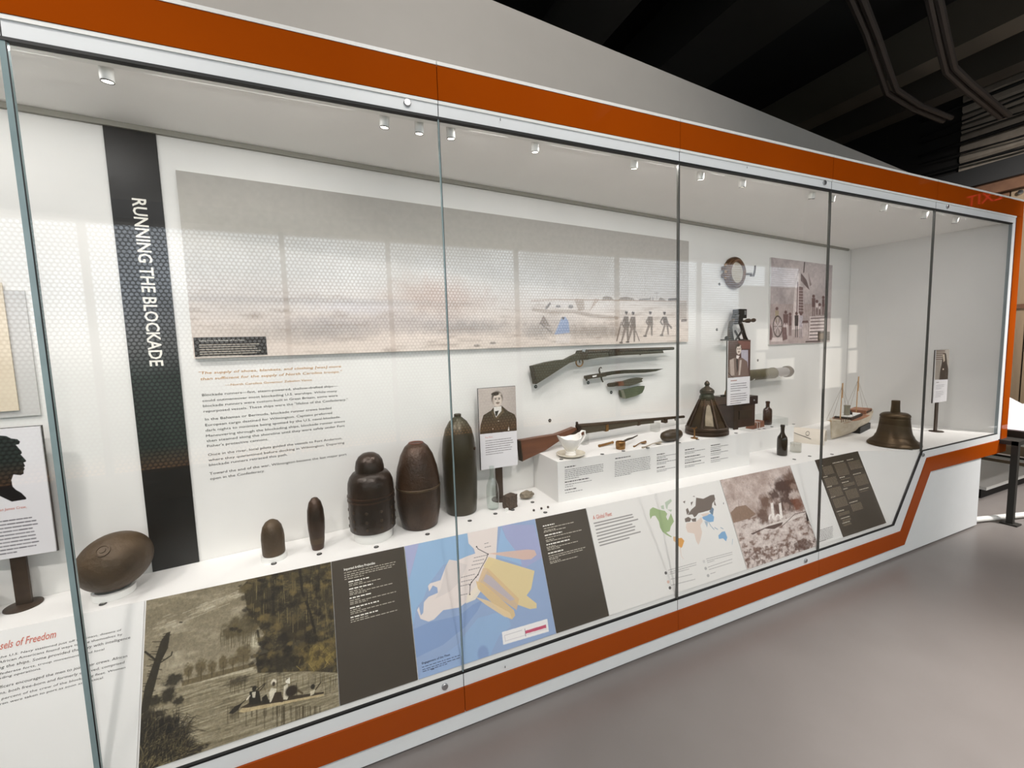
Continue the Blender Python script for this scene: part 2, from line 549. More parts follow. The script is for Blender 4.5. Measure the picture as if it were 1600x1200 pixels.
# ---- right-hand wall: timber boards below, corrugated steel above
M_TIMBER = mat('weathered_timber', (120, 102, 82), 0.8, c2=(158, 138, 112), scale=6, stretch=(1, 1, 0.12), contrast=0.9, bump=0.2, bscale=30)
M_RUST = mat('brown_timber', (96, 66, 48), 0.8, c2=(112, 80, 58), scale=8)
M_CORR = mat('grey_corrugated_steel', (150, 139, 126), 0.75, c2=(166, 154, 140), scale=12)
wr = struct('wall_right', MB().box(XR, XR + 0.1, YF, YB, 0, ZC), M_CEIL, smooth=0)
rb = random.Random(3)
y = -1.2
while y < 2.4:
    wd = rb.choice((0.19, 0.23, 0.26))
    o = MB().box(XR - 0.05 - rb.uniform(0, .012), XR, y, y + wd - 0.018, 0.0, 3.55).build('board', M_TIMBER if rb.random() < .75 else M_RUST, wr, smooth=0)
    MB().lathe([(0.03, 0), (0.03, 0.03), (0.001, 0.035)], 10, (XR - 0.06, y + wd * .5, 3.5), (-1, 0, 0)).build('bolt', M_STEEL, o)
    y += wd
struct('batten', MB().box(XR - 0.09, XR - 0.06, -1.2, 2.4, 1.9, 1.96), M_RUST, wr, smooth=0)
struct('beam', MB().box(XR - 0.14, XR, -1.4, 3.2, 3.56, 3.72), M_RUST, wr, smooth=0)
struct('beam', MB().box(XR - 0.2, XR, -1.4, 3.6, 3.72, 3.98), mat('dark_steel_beam', (46, 46, 46), 0.7), wr, smooth=0)
z = 4.0
for k in range(9):
    MB().prism([(XR, 1.85, z), (XR - 0.03, 1.85, z + .03), (XR - 0.03, 1.85, z + .1), (XR, 1.85, z + .13)], (0, -4.2, 0)).build('corrugated_sheet', M_CORR, wr, smooth=0)
    z += 0.145
for i, (z0, z1, r) in enumerate(((4.12, 4.08, .018), (4.3, 4.22, .012), (4.42, 4.46, .02), (4.62, 4.55, .012), (4.7, 4.86, .014), (4.95, 5.02, .025))):
    MB().tube([(XR - .12, 2.3, z0), (XR - .14, 1.2, (z0 + z1) / 2 - .03), (XR - .12, -0.8, z1)], r, 8).build('conduit', M_BLACK, wr)

# ---- dark services under the ceiling
M_BEAM = mat('dark_beam_paint', (50, 47, 43), 0.8)
M_PIPE = mat('dark_conduit_paint', (58, 52, 47), 0.6)


def services(name, mb, m, label, cat, group=None):
    return tag(mb.build(name, m), label, cat, group)


services('air_duct', MB().tube([(2.45, -3.6, 4.75), (2.45, 5.6, 4.75)], 0.3, 28), M_DUCT, 'fat round black air duct over the left end of the ceiling void', 'duct')
services('ceiling_beam', MB().box(3.55, 4.35, -3.8, 5.8, 4.62, 5.2), M_BEAM, 'wide flat black duct under the ceiling, left of the bent conduits', 'duct')
services('steel_beam', MB().box(6.6, 6.95, -3.8, 5.8, 4.75, 5.25), mat('brown_black_beam', (92, 84, 72), 0.8), 'brownish steel beam under the dark ceiling near the corrugated wall', 'beam')
services('steel_beam', MB().box(7.7, 8.0, -3.8, 5.8, 4.75, 5.15), mat('brown_black_beam_dim', (70, 64, 55), 0.8), 'dim steel beam right behind the brownish beam', 'beam')
for lab, paths in (('left', (((1330, 0), (1352, 50), (1385, 145), (1425, 170), (1445, 178)), ((1348, 0), (1368, 50), (1400, 140), (1438, 165), (1458, 173)))),
                   ('right', (((1452, 0), (1465, 60), (1478, 112), (1505, 137), (1530, 157)), ((1467, 0), (1479, 55), (1491, 105), (1517, 130), (1543, 152))))):
    o0 = at_z(*paths[0][0], 4.3)
    t = thing('conduit_pair', 'pair of bent conduits under the dark ceiling, %s one of two pairs' % lab, 'conduit', o0, group='bent conduit pairs')
    for pth in paths:
        pts = [at_z(*q, 4.3) - o0 for q in pth]
        pts = [pts[0] + (pts[0] - pts[1]) * 4] + pts + [pts[-1] + (pts[-1] - pts[-2]) * 1.5]
        MB().tube(pts, 0.03, 8).build('conduit', M_PIPE, t)

# ================================================================== THE DISPLAY CASE
CX0 = -2.5
SEAM = [CX0, -1.89, -0.737, 0.4173, 1.5739, 2.7279, 3.873, 5.022]
case = thing('display_case', 'long built-in white glazed display case with an orange stripe around its front', 'display case', (2.0, 0, 0))


def cpart(name, mb, m, **k):
    o = mb.build(name, m, None, **k); o.parent = case; o.matrix_parent_inverse = Matrix.Translation((-2.0, 0, 0)); return o


def xz(pts, y): return [(p[0], y, p[1]) for p in pts]


# plinth, stripe, rail: flat boards with the stepped outline of the case front
cpart('toe_kick', MB().box(CX0, 4.76, 0.035, 0.10, 0, 0.03), M_BLACK, smooth=0)
cpart('base_panel', MB().prism(xz([(CX0, .014), (4.795, .014), (4.795, .590), (3.99, .590), (3.690, .092), (CX0, .092)], 0.0), (0, .03, 0)), M_FRAME, smooth=0)
cpart('end_panel', MB().box(4.775, 4.795, .03, 1.0, .014, .59), M_FRAME, smooth=0)
cpart('underside_panel', MB().box(4.775, 5.183, .03, 1.0, .588, .604), M_FRAME, smooth=0)
cpart('side_panel', MB().box(5.165, 5.187, .03, 1.06, .59, 2.63), mat('tan_side_panel', (176, 150, 118), 0.5), smooth=0)
ST0, ST1 = (3.645, .201), (3.941, .693)      # inner corners of the stripe
SO0, SO1 = (3.697, .090), (3.997, .584)      # outer corners of the stripe
gap = 0.0012
for a, b in zip(SEAM[:-1], SEAM[1:]):
    if b > 5: b = 5.185
    cpart('orange_panel', MB().box(a + gap, b - gap, -.012, .03, 2.502, 2.621), M_ORANGE, smooth=0)
    cpart('top_trim', MB().box(a + gap, b - gap, -.014, .05, 2.6215, 2.634), M_WHITE, smooth=0)
    r1 = b - gap if b < 5.1 else 5.079
    cpart('top_rail', MB().box(a + gap, r1, -.006, .03, 2.447, 2.501), M_FRAME, smooth=0)
    cpart('rail_lip', MB().box(a + gap, r1, -.010, -.0065, 2.489, 2.501), M_WHITE, smooth=0)
for a, b in zip(SEAM[:4], SEAM[1:5]):
    cpart('orange_panel', MB().box(a + gap, b - gap, -.012, .03, .092, .2), M_ORANGE, smooth=0)
    cpart('bottom_rail', MB().box(a + gap, b - gap, -.006, .03, .201, .258), M_FRAME, smooth=0)
cpart('orange_panel', MB().prism(xz([(SEAM[4] + gap, .092), (2.7279 - gap, .092), (2.7279 - gap, .2), (SEAM[4] + gap, .2)], -.012), (0, .042, 0)), M_ORANGE, smooth=0)
cpart('orange_panel', MB().prism(xz([(2.7279 + gap, .092), SO0, SO1, (5.079, .584), (5.079, .693), ST1, ST0, (2.7279 + gap, .2)], -.012), (0, .042, 0)), M_ORANGE, smooth=0)
cpart('orange_panel', MB().box(5.0805, 5.185, -.012, .03, .584, 2.5005), M_ORANGE, smooth=0)
cpart('bottom_rail', MB().box(SEAM[4] + gap, 2.7279 - gap, -.006, .03, .201, .258), M_FRAME, smooth=0)
cpart('bottom_rail', MB().prism(xz([(2.7279 + gap, .201), (3.644, .201), (3.94, .694), (5.079, .694), (5.079, .748), (3.885, .748), (3.562, .258), (2.7279 + gap, .258)], -.006), (0, .036, 0)), M_FRAME, smooth=0)
cpart('right_rail', MB().box(5.026, 5.0795, -.006, .03, .749, 2.446), M_FRAME, smooth=0)
# gaskets: the fine black line round the glass
cpart('gasket', MB().box(CX0, 5.03, -.0075, .012, 2.437, 2.446), M_BLACK, smooth=0)
cpart('gasket', MB().prism(xz([(CX0, .258), (3.562, .258), (3.885, .748), (5.026, .748), (5.026, .753), (3.880, .753), (3.558, .265), (CX0, .265)], -.0075), (0, .0115, 0)), M_BLACK, smooth=0)
cpart('gasket', MB().box(5.021, 5.0255, -.0075, .012, .75, 2.44), mat('grey_gasket', (150, 160, 164), 0.5), smooth=0)
# glass
pane_poly = []
for i, (a, b) in enumerate(zip(SEAM[:-1], SEAM[1:])):
    lo = .264
    a2, b2 = a + .002, b - .002
    if i == 5: pts = [(a2, lo), (3.558, lo), (3.871, .745), (3.871, 2.438), (a2, 2.438)]
    elif i == 6: pts = [(a2, .752), (b2, .752), (b2, 2.438), (a2, 2.438)]
    else: pts = [(a2, lo), (b2, lo), (b2, 2.438), (a2, 2.438)]
    cpart('glass_pane', MB().prism(xz(pts, -.005), (0, .009, 0)), M_GLASS, smooth=0)
    if 0 < i:
        z0 = .256 if i < 6 else .75
        hw = .0078 if i == 2 else (.0022 if i < 4 else .0034)
        cpart('glass_edge', MB().box(a - hw, a + hw, -.0055, .006, z0, 2.44), M_GEDGE if i < 4 else mat('dark_glass_edge', (84, 84, 80), 0.3), smooth=0)
        if i >= 2:
            cpart('seam_gasket', MB().box(a + hw * .72, a + hw + .0010, -.0060, -.0056, z0, 2.44), M_BLACK, smooth=0)
        for zz in ((2.447, 2.5),) + (((.203, .258),) if i < 6 else ()):
            cpart('rail_joint', MB().box(a - .0014, a + .0014, -.0065, .0, *zz), M_BLACK, smooth=0)
for (px, pz) in ((0.306, 2.473), (0.338, .231), (2.60, .229), (2.66, 2.474), (3.885, .722), (4.02, 2.473)):
    lk = cpart('lock', MB().lathe([(.013, 0), (.013, .006), (.011, .008), (.001, .008)], 18, (px, -.006, pz), (0, -1, 0)), M_STEEL)
    kh = MB().box(px - .0014, px + .0014, -.0148, -.0142, pz - .005, pz + .005).build('keyhole', M_BLACK, None, smooth=0)
    kh.parent = lk; kh.matrix_parent_inverse = Matrix.Translation((-2.0, 0, 0)); kh.matrix_parent_inverse = lk.matrix_parent_inverse
# inside: ceiling, shadow gap, end wall, deck, raked graphic rail
XB, YBK = 4.872, wall_y(4.872)
M_CCEIL = mat('white_case_ceiling', (248, 246, 243), 0.6)
cpart('case_ceiling', MB().prism([(CX0, .03, 2.456), (5.16, .03, 2.456), (5.16, wall_y(5.16) - .002, 2.456), (CX0, wall_y(CX0) - .002, 2.456)], (0, 0, .02)), M_CCEIL, smooth=0)
cpart('fill_light_housing', MB().box(CX0, 5.0, .034, .056, 2.4475, 2.4555), M_WHITE, smooth=0)  # housing added to carry the invented fill lights
cpart('case_roof', MB().prism([(CX0, .03, 2.60), (5.16, .03, 2.60), (5.16, wall_y(5.16) - .002, 2.60), (CX0, wall_y(CX0) - .002, 2.60)], (0, 0, .02)), M_FRAME, smooth=0)
cpart('shadow_gap_channel', MB().prism([(CX0, wall_y(CX0) - .002, 2.437), (4.80, wall_y(4.80) - .002, 2.437), (4.80, wall_y(4.80) - .016, 2.437), (CX0, wall_y(CX0) - .016, 2.437)], (0, 0, .0185)), mat('grey_channel', (150, 147, 138), 0.6), smooth=0)
cpart('case_end_wall', MB().prism([(XB, YBK - .002, .7), (5.022, .012, .7), (5.06, .012, .7), (4.91, YBK, .7)], (0, 0, 1.756)), M_CASE, smooth=0)
dk = MB()
dk.prism([(CX0, .205, DECK), (3.490, .205, DECK), (3.490, wall_y(3.49) - .002, DECK), (CX0, wall_y(CX0) - .002, DECK)], (0, 0, -.02))
dk.prism([(3.490, .205, DECK), (3.880, .006, DECK), (5.03, .006, DECK), (4.9, wall_y(4.9) - .002, DECK), (3.490, wall_y(3.49) - .002, DECK)], (0, 0, -.02))
cpart('deck', dk, M_CASE, smooth=0)
cpart('graphic_rail', MB().prism([(CX0, .005, .2625), (3.556, .005, .2625), (3.490, .205, .7525), (CX0, .205, .7525)], (0, .022, -.012)), M_CASE, smooth=0)
cpart('return_panel', MB().prism([(3.490, .2055, .7522), (3.880, .006, .7522), (3.556, .006, .262)], (.02, .02, -.0)), M_CASE, smooth=0)

# ================================================================== GRAPHICS ON THE BACK WALL
def zpx(x0, y0, s, pts):
    return [(x0 + x / s, y0 + y / s) for x, y in pts]


def board(root, w, h, t, m, name='board', z1=0.0):
    return MB().box(0, w, 0, h, z1 - t, z1).build(name, m, root, smooth=0)


CPHI = math.cos(WPHI)
# --- title banner
mw = wall_frame(-.7045, DECK + .001, .006)
t = thing('title_banner', 'tall dark banner reading RUNNING THE BLOCKADE down the back wall', 'banner', mw=mw)
BW, BH = .1485 / CPHI, 1.688
board(t, BW, BH, .0055, mat('near_black_banner', (17, 14, 11), 0.42, c2=(20, 17, 13), scale=4))
xa, ya = to_local(mw, 203, 309); xb, yb = to_local(mw, 245, 572); xc, _ = to_local(mw, 229, 312)
lettering('title_lettering', [('RUNNING THE BLOCKADE', xa + .006, ya, ya - yb, .040)], M_INKW, t, z=.0012, rot=-math.pi / 2, bold=.018)

# --- panoramic mural
mw = wall_frame(-.505, 1.590, .016)
PW, PH = (2.4225 + .505) / CPHI, .722
t = thing('mural_panel', 'long panoramic print of soldiers on a sandy shore under a grey sky', 'mural', mw=mw)
board(t, PW, PH, .0155, M_CASE)
C = Paint(PW, PH, 700, (172, 168, 161), mw)
v = C.yy / C.H; n1 = C.noise(120, 40, 1); n2 = C.noise(26, 5, 2); n3 = C.noise(4, 4, 3, 2)
for y0, y1, c in ((.0, .25, (184, 180, 172)), (.25, .5, (194, 191, 186)), (.5, .68, (204, 196, 189)), (.68, 1.0, (216, 203, 192))):
    C.blend(np.clip((v - y0) / .18, 0, 1), c)
C.blend(np.clip((C.xx / C.W - .45) * 1.2, 0, 1) * (v < .62) * .5, (200, 193, 189))
C.blend(np.clip(n1 - .5, 0, 1) * 1.6 * np.clip((v - .55) * 4, 0, 1), (214, 200, 190))
for (x, y, rx, ry, c, a) in ((690, 465, 60, 26, (176, 154, 140), .75), (620, 505, 110, 14, (150, 140, 138), .5), (505, 515, 60, 16, (128, 124, 126), .5), (450, 520, 130, 12, (170, 160, 152), .5),
                             (740, 512, 60, 10, (130, 124, 122), .55), (560, 480, 60, 10, (196, 192, 196), .5), (860, 505, 40, 10, (140, 132, 128), .4), (930, 517, 55, 9, (128, 116, 106), .7), (480, 470, 200, 5, (160, 154, 150), .5), (380, 470, 80, 30, (182, 176, 172), .3)):
    C.blob(x, y, rx, ry, c, a, soft=1.2, rough=.8, seed=int(x))
C.blend((v > .62) * np.clip(n2 - .52, 0, 1) * 2.2 * (.4 + .6 * n1), (148, 130, 116))
Q = lambda pts: zpx(830, 430, 6.4, pts)
for k, (a, b, c) in enumerate(((700, 830, 208), (870, 1040, 216), (1265, 1350, 222))):
    C.poly(Q([(a, 255), (a + 20, c + 8), ((a + b) / 2 - 10, c), (b - 30, c + 12), (b, 252)]), (128, 116, 102), .85)
C.line(Q([(1080, 245), (1180, 240)]), 2.2, (92, 84, 78), .8); C.line(Q([(1190, 225), (1190, 255)]), 2, (92, 84, 78), .7); C.line(Q([(1215, 225), (1215, 255)]), 2, (92, 84, 78), .7)
C.line(Q([(1375, 245), (1450, 240)]), 4, (84, 76, 70), .85)
C.line(Q([(1255, 170), (1255, 250)]), 1, (140, 132, 126), .8); C.line(Q([(1230, 178), (1275, 176)]), 1, (140, 132, 126), .7)
C.line(Q([(1135, 0), (1138, 210)]), 1, (166, 160, 154), .6)
C.poly(Q([(200, 245), (430, 240), (420, 330), (180, 330)]), (206, 200, 196), .7)
C.poly(Q([(430, 238), (525, 238), (535, 345), (470, 360)]), (140, 120, 100), .6)
C.poly(Q([(640, 228), (680, 245), (600, 340), (570, 372)]), (164, 146, 130), .7)
C.line(Q([(150, 330), (185, 285)]), 3.5, (96, 88, 82), .8)
C.blob(830 + 268 / 6.4, 430 + 312 / 6.4, 4, 2, (60, 56, 56), .7); C.blob(830 + 395 / 6.4, 430 + 315 / 6.4, 4, 3, (84, 78, 76), .7)
C.line(Q([(20, 345), (200, 370), (420, 365), (540, 390), (620, 405), (860, 430)]), 5, (150, 134, 120), .6)
C.line(Q([(0, 255), (250, 245), (700, 250), (1550, 262)]), 2, (170, 152, 138), .8)


def man(hx, hy, fx, fy, c=(104, 92, 82), s=1.0, lean=0):
    h = fy - hy
    C.blob(*Q([(hx, hy)])[0], 1.9 * s, 2.2 * s, (90, 76, 68), 1)
    C.line(Q([(hx - 9, hy - 12), (hx + 9, hy - 10)]), 2.5, (70, 62, 58), 1)
    C.poly(Q([(hx - 20, hy + 30), (hx + 22, hy + 30), (hx + 28 + lean, hy + h * .5), (hx - 26 + lean, hy + h * .5)]), c, .95)
    C.line(Q([(hx - 18, hy + 40), (hx - 40, hy + h * .38), (hx - 20, hy + h * .5)]), 3, c, .9)
    C.line(Q([(hx - 10 + lean, hy + h * .5), (fx - 25, fy)]), 5.5, (128, 114, 104), .95, taper=3)
    C.line(Q([(hx + 12 + lean, hy + h * .5), (fx + 40, fy - 10)]), 5.5, (120, 108, 98), .95, taper=3)
    C.line(Q([(fx - 40, fy), (fx - 15, fy)]), 2.5, (80, 70, 64), .9)


C.line(Q([(900, 470), (855, 655)]), 2.4, (110, 96, 86), .9); C.line(Q([(1045, 560), (1080, 655)]), 2, (110, 96, 86), .9)
man(950, 380, 925, 675); man(1018, 385, 990, 668, (110, 98, 88)); man(1190, 382, 1165, 608, (108, 96, 86), .9); man(1332, 385, 1330, 600, (96, 86, 78), .9, 15)
C.line(Q([(1360, 480), (1400, 525)]), 4, (110, 98, 90), .9)
C.poly(Q([(300, 430), (340, 415), (372, 460), (385, 575), (230, 595), (270, 500)]), (130, 150, 186), .85)
C.blob(*Q([(318, 430)])[0], 2.2, 2.2, (84, 78, 80), 1); C.poly(Q([(250, 600), (400, 590), (380, 680), (240, 680)]), (222, 214, 210), .5)
C.poly(Q([(120, 400), (150, 440), (190, 515), (80, 490)]), (126, 112, 102), .8); C.line(Q([(90, 480), (200, 570)]), 2.2, (110, 100, 92), .8)
C.blob(830 + 60 / 6.4, 430 + 560 / 6.4, 24, 9, (120, 114, 112), .5, soft=1, rough=.8, seed=8)
C.poly(Q([(1480, 275), (1555, 270), (1550, 460), (1480, 440)]), (150, 136, 122), .6); C.line(Q([(1505, 455), (1550, 450)]), 4, (84, 66, 56), .8)
for (x, y) in ((745, 540), (770, 536)): C.blob(x, y, 5, 2, (110, 98, 88), .7)
C.mul(1 + (n3 - .5) * .10)
pm = C.build('print', t, .001)
CW, CH = .25, .077
mc = mw @ Matrix.Translation((.004, .006, .0))
C = Paint(CW, CH, 230, (36, 30, 26), mc)
C.greek(.018, CH - .030, .232, 6, .0092, .0034, (196, 186, 172), 5, .9, .65)
cp = C.build('caption_plate', t, .0022, .004, .006); cp['label'] = 'black caption strip with white lettering'
lettering('caption_heading', [('Sailing From the Blockade off Fort Fisher', .022, CH - .010, .155, .0058)], M_INKW, t, z=.003)
for o in t.children:
    if o.name.startswith('caption_heading'): pass

# --- wall text
mw = wall_frame(-.505, 1.10, .0)
t = thing('wall_text', 'block of black and ochre vinyl wall text beside the dark title banner', 'wall text', mw=mw)


def lines_px(mwx, rows, hfrac=.46):
    out = []; n = len(rows)
    loc = [(to_local(mwx, *r[1]), to_local(mwx, *r[2])) for r in rows]
    for i, r in enumerate(rows):
        (xa, ya), (xb, yb) = loc[i]
        pitch = abs(loc[min(i + 1, n - 1)][0][1] - loc[min(i + 1, n - 1) - 1][0][1]) if n > 1 else .02
        out.append((r[0], xa, (ya + yb) / 2, xb - xa, pitch * hfrac))
    return out


T = lambda *r: [(s, (280 + a / 5.714, 560 + b / 5.714), (280 + c / 5.714, 560 + d / 5.714)) for s, a, b, c, d in r]
lettering('quotation', lines_px(mw, T(('"The supply of shoes, blankets, and clothing [was] more', 175, 140, 1445, 82), ('than sufficient for the supply of North Carolina troops."', 190, 190, 1455, 130))), M_INKO, t, shear=.15)
lettering('attribution', [(a, b, c, d, .0085) for a, b, c, d, e in lines_px(mw, T(('\u2014North Carolina Governor Zebulon Vance', 410, 245, 1185, 200)))], M_INKO, t)
lettering('paragraph', lines_px(mw, T(('Blockade runners\u2014fast, steam-powered, shallow-drafted ships\u2014', 205, 340, 1415, 252), ('could outmaneuver most blockading U.S. warships. While many', 208, 387, 1408, 300), ('blockade runners were custom-built in Great Britain, some were', 213, 433, 1415, 342), ('repurposed vessels. These ships were the "lifeline of the Confederacy."', 218, 480, 1505, 378))), M_INKK, t)
lettering('paragraph', lines_px(mw, T(('In the Bahamas or Bermuda, blockade runner crews loaded', 232, 555, 1358, 452), ('European cargo destined for Wilmington. Captains preferred', 234, 603, 1365, 498), ('dark nights to minimize being spotted by the U.S. naval blockade.', 236, 650, 1440, 533), ('Maneuvering through the blockading ships, blockade runner crews', 240, 697, 1480, 573), ('then steamed along the shoreline until they were safely under Fort', 245, 743, 1478, 613), ("Fisher's protective cannons.", 250, 790, 795, 733))), M_INKK, t)
lettering('paragraph', lines_px(mw, T(('Once in the river, local pilots guided the vessels to Fort Anderson,', 258, 868, 1455, 723), ('where they quarantined before docking in Wilmington. Departing', 262, 915, 1475, 763), ('blockade runners retraced this path.', 267, 960, 968, 868))), M_INKK, t)
lettering('paragraph', lines_px(mw, T(('Toward the end of the war, Wilmington became the last major port', 272, 1035, 1495, 868), ('open in the Confederacy.', 277, 1083, 765, 1015))), M_INKK, t)

# --- sepia print of a ship's deck
mw = wall_frame(3.462, 1.540, .014)
PW, PH = 1.02 / CPHI, .735
t = thing('ship_print', 'sepia engraving of sailors on a ship deck, mounted high near the right end', 'print', mw=mw)
board(t, PW, PH, .0135, M_CASE)
C = Paint(PW, PH, 250, (192, 180, 178), mw)
Q = lambda pts: zpx(1190, 395, 8, pts)
BR, BD, CR = (112, 84, 82), (62, 48, 44), (226, 212, 208)
nz = C.noise(40, 30, 4); nf = C.noise(6, 5, 5, 3)
C.blend(np.clip(.62 - np.hypot((C.xx / C.W - .3) * 1.1, (C.yy / C.H - .45)) * .9, 0, 1) * .4, (160, 148, 148))
C.blend(np.clip(nz - .5, 0, 1) * 1.6, (150, 138, 138)); C.blob(1255, 440, 26, 24, CR, .6, soft=1)
C.poly(Q([(90, 640), (800, 640), (840, 1120), (85, 1140)]), (176, 156, 150), .55)
C.poly(Q([(420, 260), (480, 260), (500, 950), (380, 960)]), CR, .95); C.poly(Q([(465, 420), (515, 430), (520, 760), (460, 760)]), BR, .9)
C.line(Q([(450, 370), (440, 740)]), 4, BR, .9); C.line(Q([(535, 125), (525, 240)]), 4, BD, .9)
C.poly(Q([(490, 250), (560, 340), (600, 470), (560, 430), (490, 350)]), (104, 84, 82), .9); C.poly(Q([(580, 250), (625, 400), (600, 420)]), (140, 120, 116), .8)
for x in (340, 370, 400): C.line(Q([(470, 190), (x - 60, 760)]), 1, (150, 132, 128), .7)
for x in (560, 600, 640): C.line(Q([(500, 300), (x, 800)]), 1, (150, 132, 128), .6)
for k in range(8): C.line(Q([(455, 470 + 36 * k), (520, 474 + 36 * k)]), 1.2, CR, .7)


def fig(x, y0, y1, wd, c, c2=None):
    C.blob(*Q([(x, y0 + 18)])[0], 2.2, 2.6, BR, 1); C.poly(Q([(x - wd, y0 + 40), (x + wd, y0 + 40), (x + wd * .9, (y0 + y1) / 2 + 20), (x - wd * .9, (y0 + y1) / 2 + 20)]), c, .95)
    for s in (-.5, .5): C.line(Q([(x + s * wd * .8, (y0 + y1) / 2 + 10), (x + s * wd, y1)]), 3.2, c2 or c, .95)


fig(648, 525, 790, 22, BR); fig(690, 590, 770, 14, CR, BR); fig(725, 630, 770, 10, CR, BR); fig(770, 540, 770, 16, BR)
fig(435, 740, 1050, 24, (58, 46, 44)); fig(490, 745, 1060, 24, (196, 186, 192), (150, 140, 146)); fig(300, 725, 1030, 32, BR, CR); fig(355, 750, 1030, 18, BR); fig(190, 680, 860, 24, (172, 156, 130))
C.poly(Q([(600, 795), (800, 790), (800, 1080), (590, 1090)]), CR, .9)
for k in range(7): C.line(Q([(615 - k * 3, 820 + 42 * k), (790, 812 + 42 * k)]), 2.6, BR if k < 4 else BD, .85)
C.poly(Q([(510, 850), (580, 845), (585, 880), (500, 885)]), BR, .9)
for x in (515, 540, 565): C.line(Q([(x, 880), (x, 1040)]), 2.4, CR, .9)
cx, cy = Q([(200, 920)])[0]
for k in range(12):
    a = k * math.pi / 6; C.line([(cx, cy), (cx + 6.5 * math.cos(a), cy + 15 * math.sin(a))], 1.3, CR if k % 2 else BD, .9)
ring = [(cx + 7 * math.cos(k * .2618), cy + 16 * math.sin(k * .2618)) for k in range(25)]
C.line(ring, 3.2, BD, .9); C.poly(Q([(85, 840), (130, 960), (140, 1090), (85, 1090)]), BR, .9); C.poly(Q([(250, 930), (310, 930), (320, 1080), (260, 1100)]), BR, .9)
C.poly(Q([(130, 1060), (260, 1060), (260, 1110), (120, 1110)]), CR, .8); C.poly(Q([(700, 990), (850, 985), (850, 1095), (700, 1100)]), (70, 58, 48), .95)
C.poly(Q([(715, 1010), (800, 1005), (800, 1075), (715, 1080)]), (140, 122, 100), .7); C.line(Q([(550, 1112), (800, 1105)]), 3, BD, .9)
C.mul(1 + (nf - .5) * .35)
C.build('print', t, .001)

# --- parchment document at the far left
mw = wall_frame(-1.55, 1.432, .01)
t = thing('parchment_document', 'aged parchment document with a pale grey panel behind it at the left edge', 'document', mw=mw)
MB().box(.3, .598, -.022, .41, -.009, -.004).build('mount', mat('grey_offset_panel', (196, 193, 190), .6), t, smooth=0)  # grey panel behind the sheet, offset to the right and lower
MB().box(.0, .549, .0, .434, -.003, .002).build('sheet', mat('parchment', (206, 190, 166), .75, c2=(226, 212, 190), scale=9, contrast=.8), t, smooth=0)

# ================================================================== GRAPHICS ON THE RAKED RAIL
S0 = .0212                          # panels stop above a white margin
PHT = SLEN - S0 - .001


def rail_panel(label, name, cat, xa, xb, res, bg, t=.003, off=.0042):
    mwx = slope_frame(xa, S0, off)
    o = thing(name, label, cat, mw=mwx)
    MB().box(0, xb - xa, 0, PHT, -t, 0).build('board', M_CASE if sum(bg) > 400 else M_DARKBOARD, o, smooth=0)
    return o, mwx, (Paint(xb - xa, PHT, res, bg, mwx) if res else None)


# --- left text panel
t, mw, C = rail_panel('white text panel headed Vessels of Freedom at the left end of the raked rail', 'text_panel', 'panel', -1.62, -.655, 0, (229, 226, 224))
T = lambda *r: [(s, (a / 7.27, 970 + b / 7.27), (c / 7.27, 970 + d / 7.27)) for s, a, b, c, d in r]
rows = lines_px(mw, T(('the U.S. Navy stationed just off the coast, dozens of', -10, 418, 1380, 122), ('African Americans found ways to free themselves by', -14, 472, 1390, 175), ('ing the ships. Some provided the navy with intelligence', -30, 536, 1480, 218), ('federate forts, troop movements, and local', 0, 603, 1185, 340), ('ading operations.', -12, 662, 470, 553)), .44)
lettering('paragraph', rows, M_INKK, t, z=.0008, shear=.05)
rows = lines_px(mw, T(('fficers encouraged the men to join their crews. African', -12, 755, 1445, 425), ('ns, both free-born and formerly enslaved, comprised', 0, 825, 1415, 492), ('percent of the crew of the blockading fleet. Women', 20, 890, 1425, 545), ('ren were taken to port as soon as practical.', 0, 955, 1180, 655)), .44)
lettering('paragraph', rows, M_INKK, t, z=.0008, shear=.05)
(xa, ya), (xb, yb) = to_local(mw, 0, 1014), to_local(mw, 635 / 7.27, 970 + 195 / 7.27)
lettering('heading', [('sels of Freedom', xa, (ya + yb) / 2, xb - xa, .0215)], M_INKR, t, z=.0008, bold=.012, shear=.12)

# --- engraving of fugitives in a boat
t, mw, C = rail_panel('dark sepia engraving of people rowing a boat past overhanging trees', 'boat_engraving', 'print', -.649, -.0555, 400, (150, 140, 118))
Q = lambda pts: zpx(210, 870, 3.6375, pts)
DK, MD, LT = (46, 40, 26), (92, 80, 54), (188, 178, 156)
n1 = C.noise(60, 16, 1); n2 = C.noise(14, 8, 2); n3 = C.noise(5, 5, 3, 3); nv = C.noise(3, 26, 4, 3); nh = C.noise(40, 2.5, 5, 3)
C.blend(np.clip(.65 - C.yy / C.H * 1.4, 0, 1) * .7, (120, 110, 88))
C.blend(np.clip((n1 - .5) * 3, 0, 1) * .6, LT); C.blend(np.clip((.5 - n1) * 3, 0, 1) * .35, (112, 102, 82))
rs_ = random.Random(11)
for k in range(60):
    u = rs_.random(); x = 80 + 520 * u + rs_.uniform(-30, 30); y = 410 - 190 * u + rs_.uniform(-34, 34); l = rs_.uniform(15, 70)
    C.line(Q([(x, y), (x + l, y - l * .40)]), rs_.uniform(1, 2), (206, 198, 178), rs_.uniform(.15, .5))
C.line(Q([(258, 372), (270, 372)]), 3, DK, .9)
C.poly(Q([(250, 745), (690, 620), (690, 650), (250, 780)]), (196, 186, 162), .8)
C.poly(Q([(60, 790), (690, 640), (1160, 640), (1165, 880), (150, 1200), (20, 1200)]), (150, 140, 116), .95)
mw_ = C.mask_poly(C.P(Q([(60, 790), (690, 640), (1160, 640), (1165, 880), (150, 1200), (20, 1200)])))
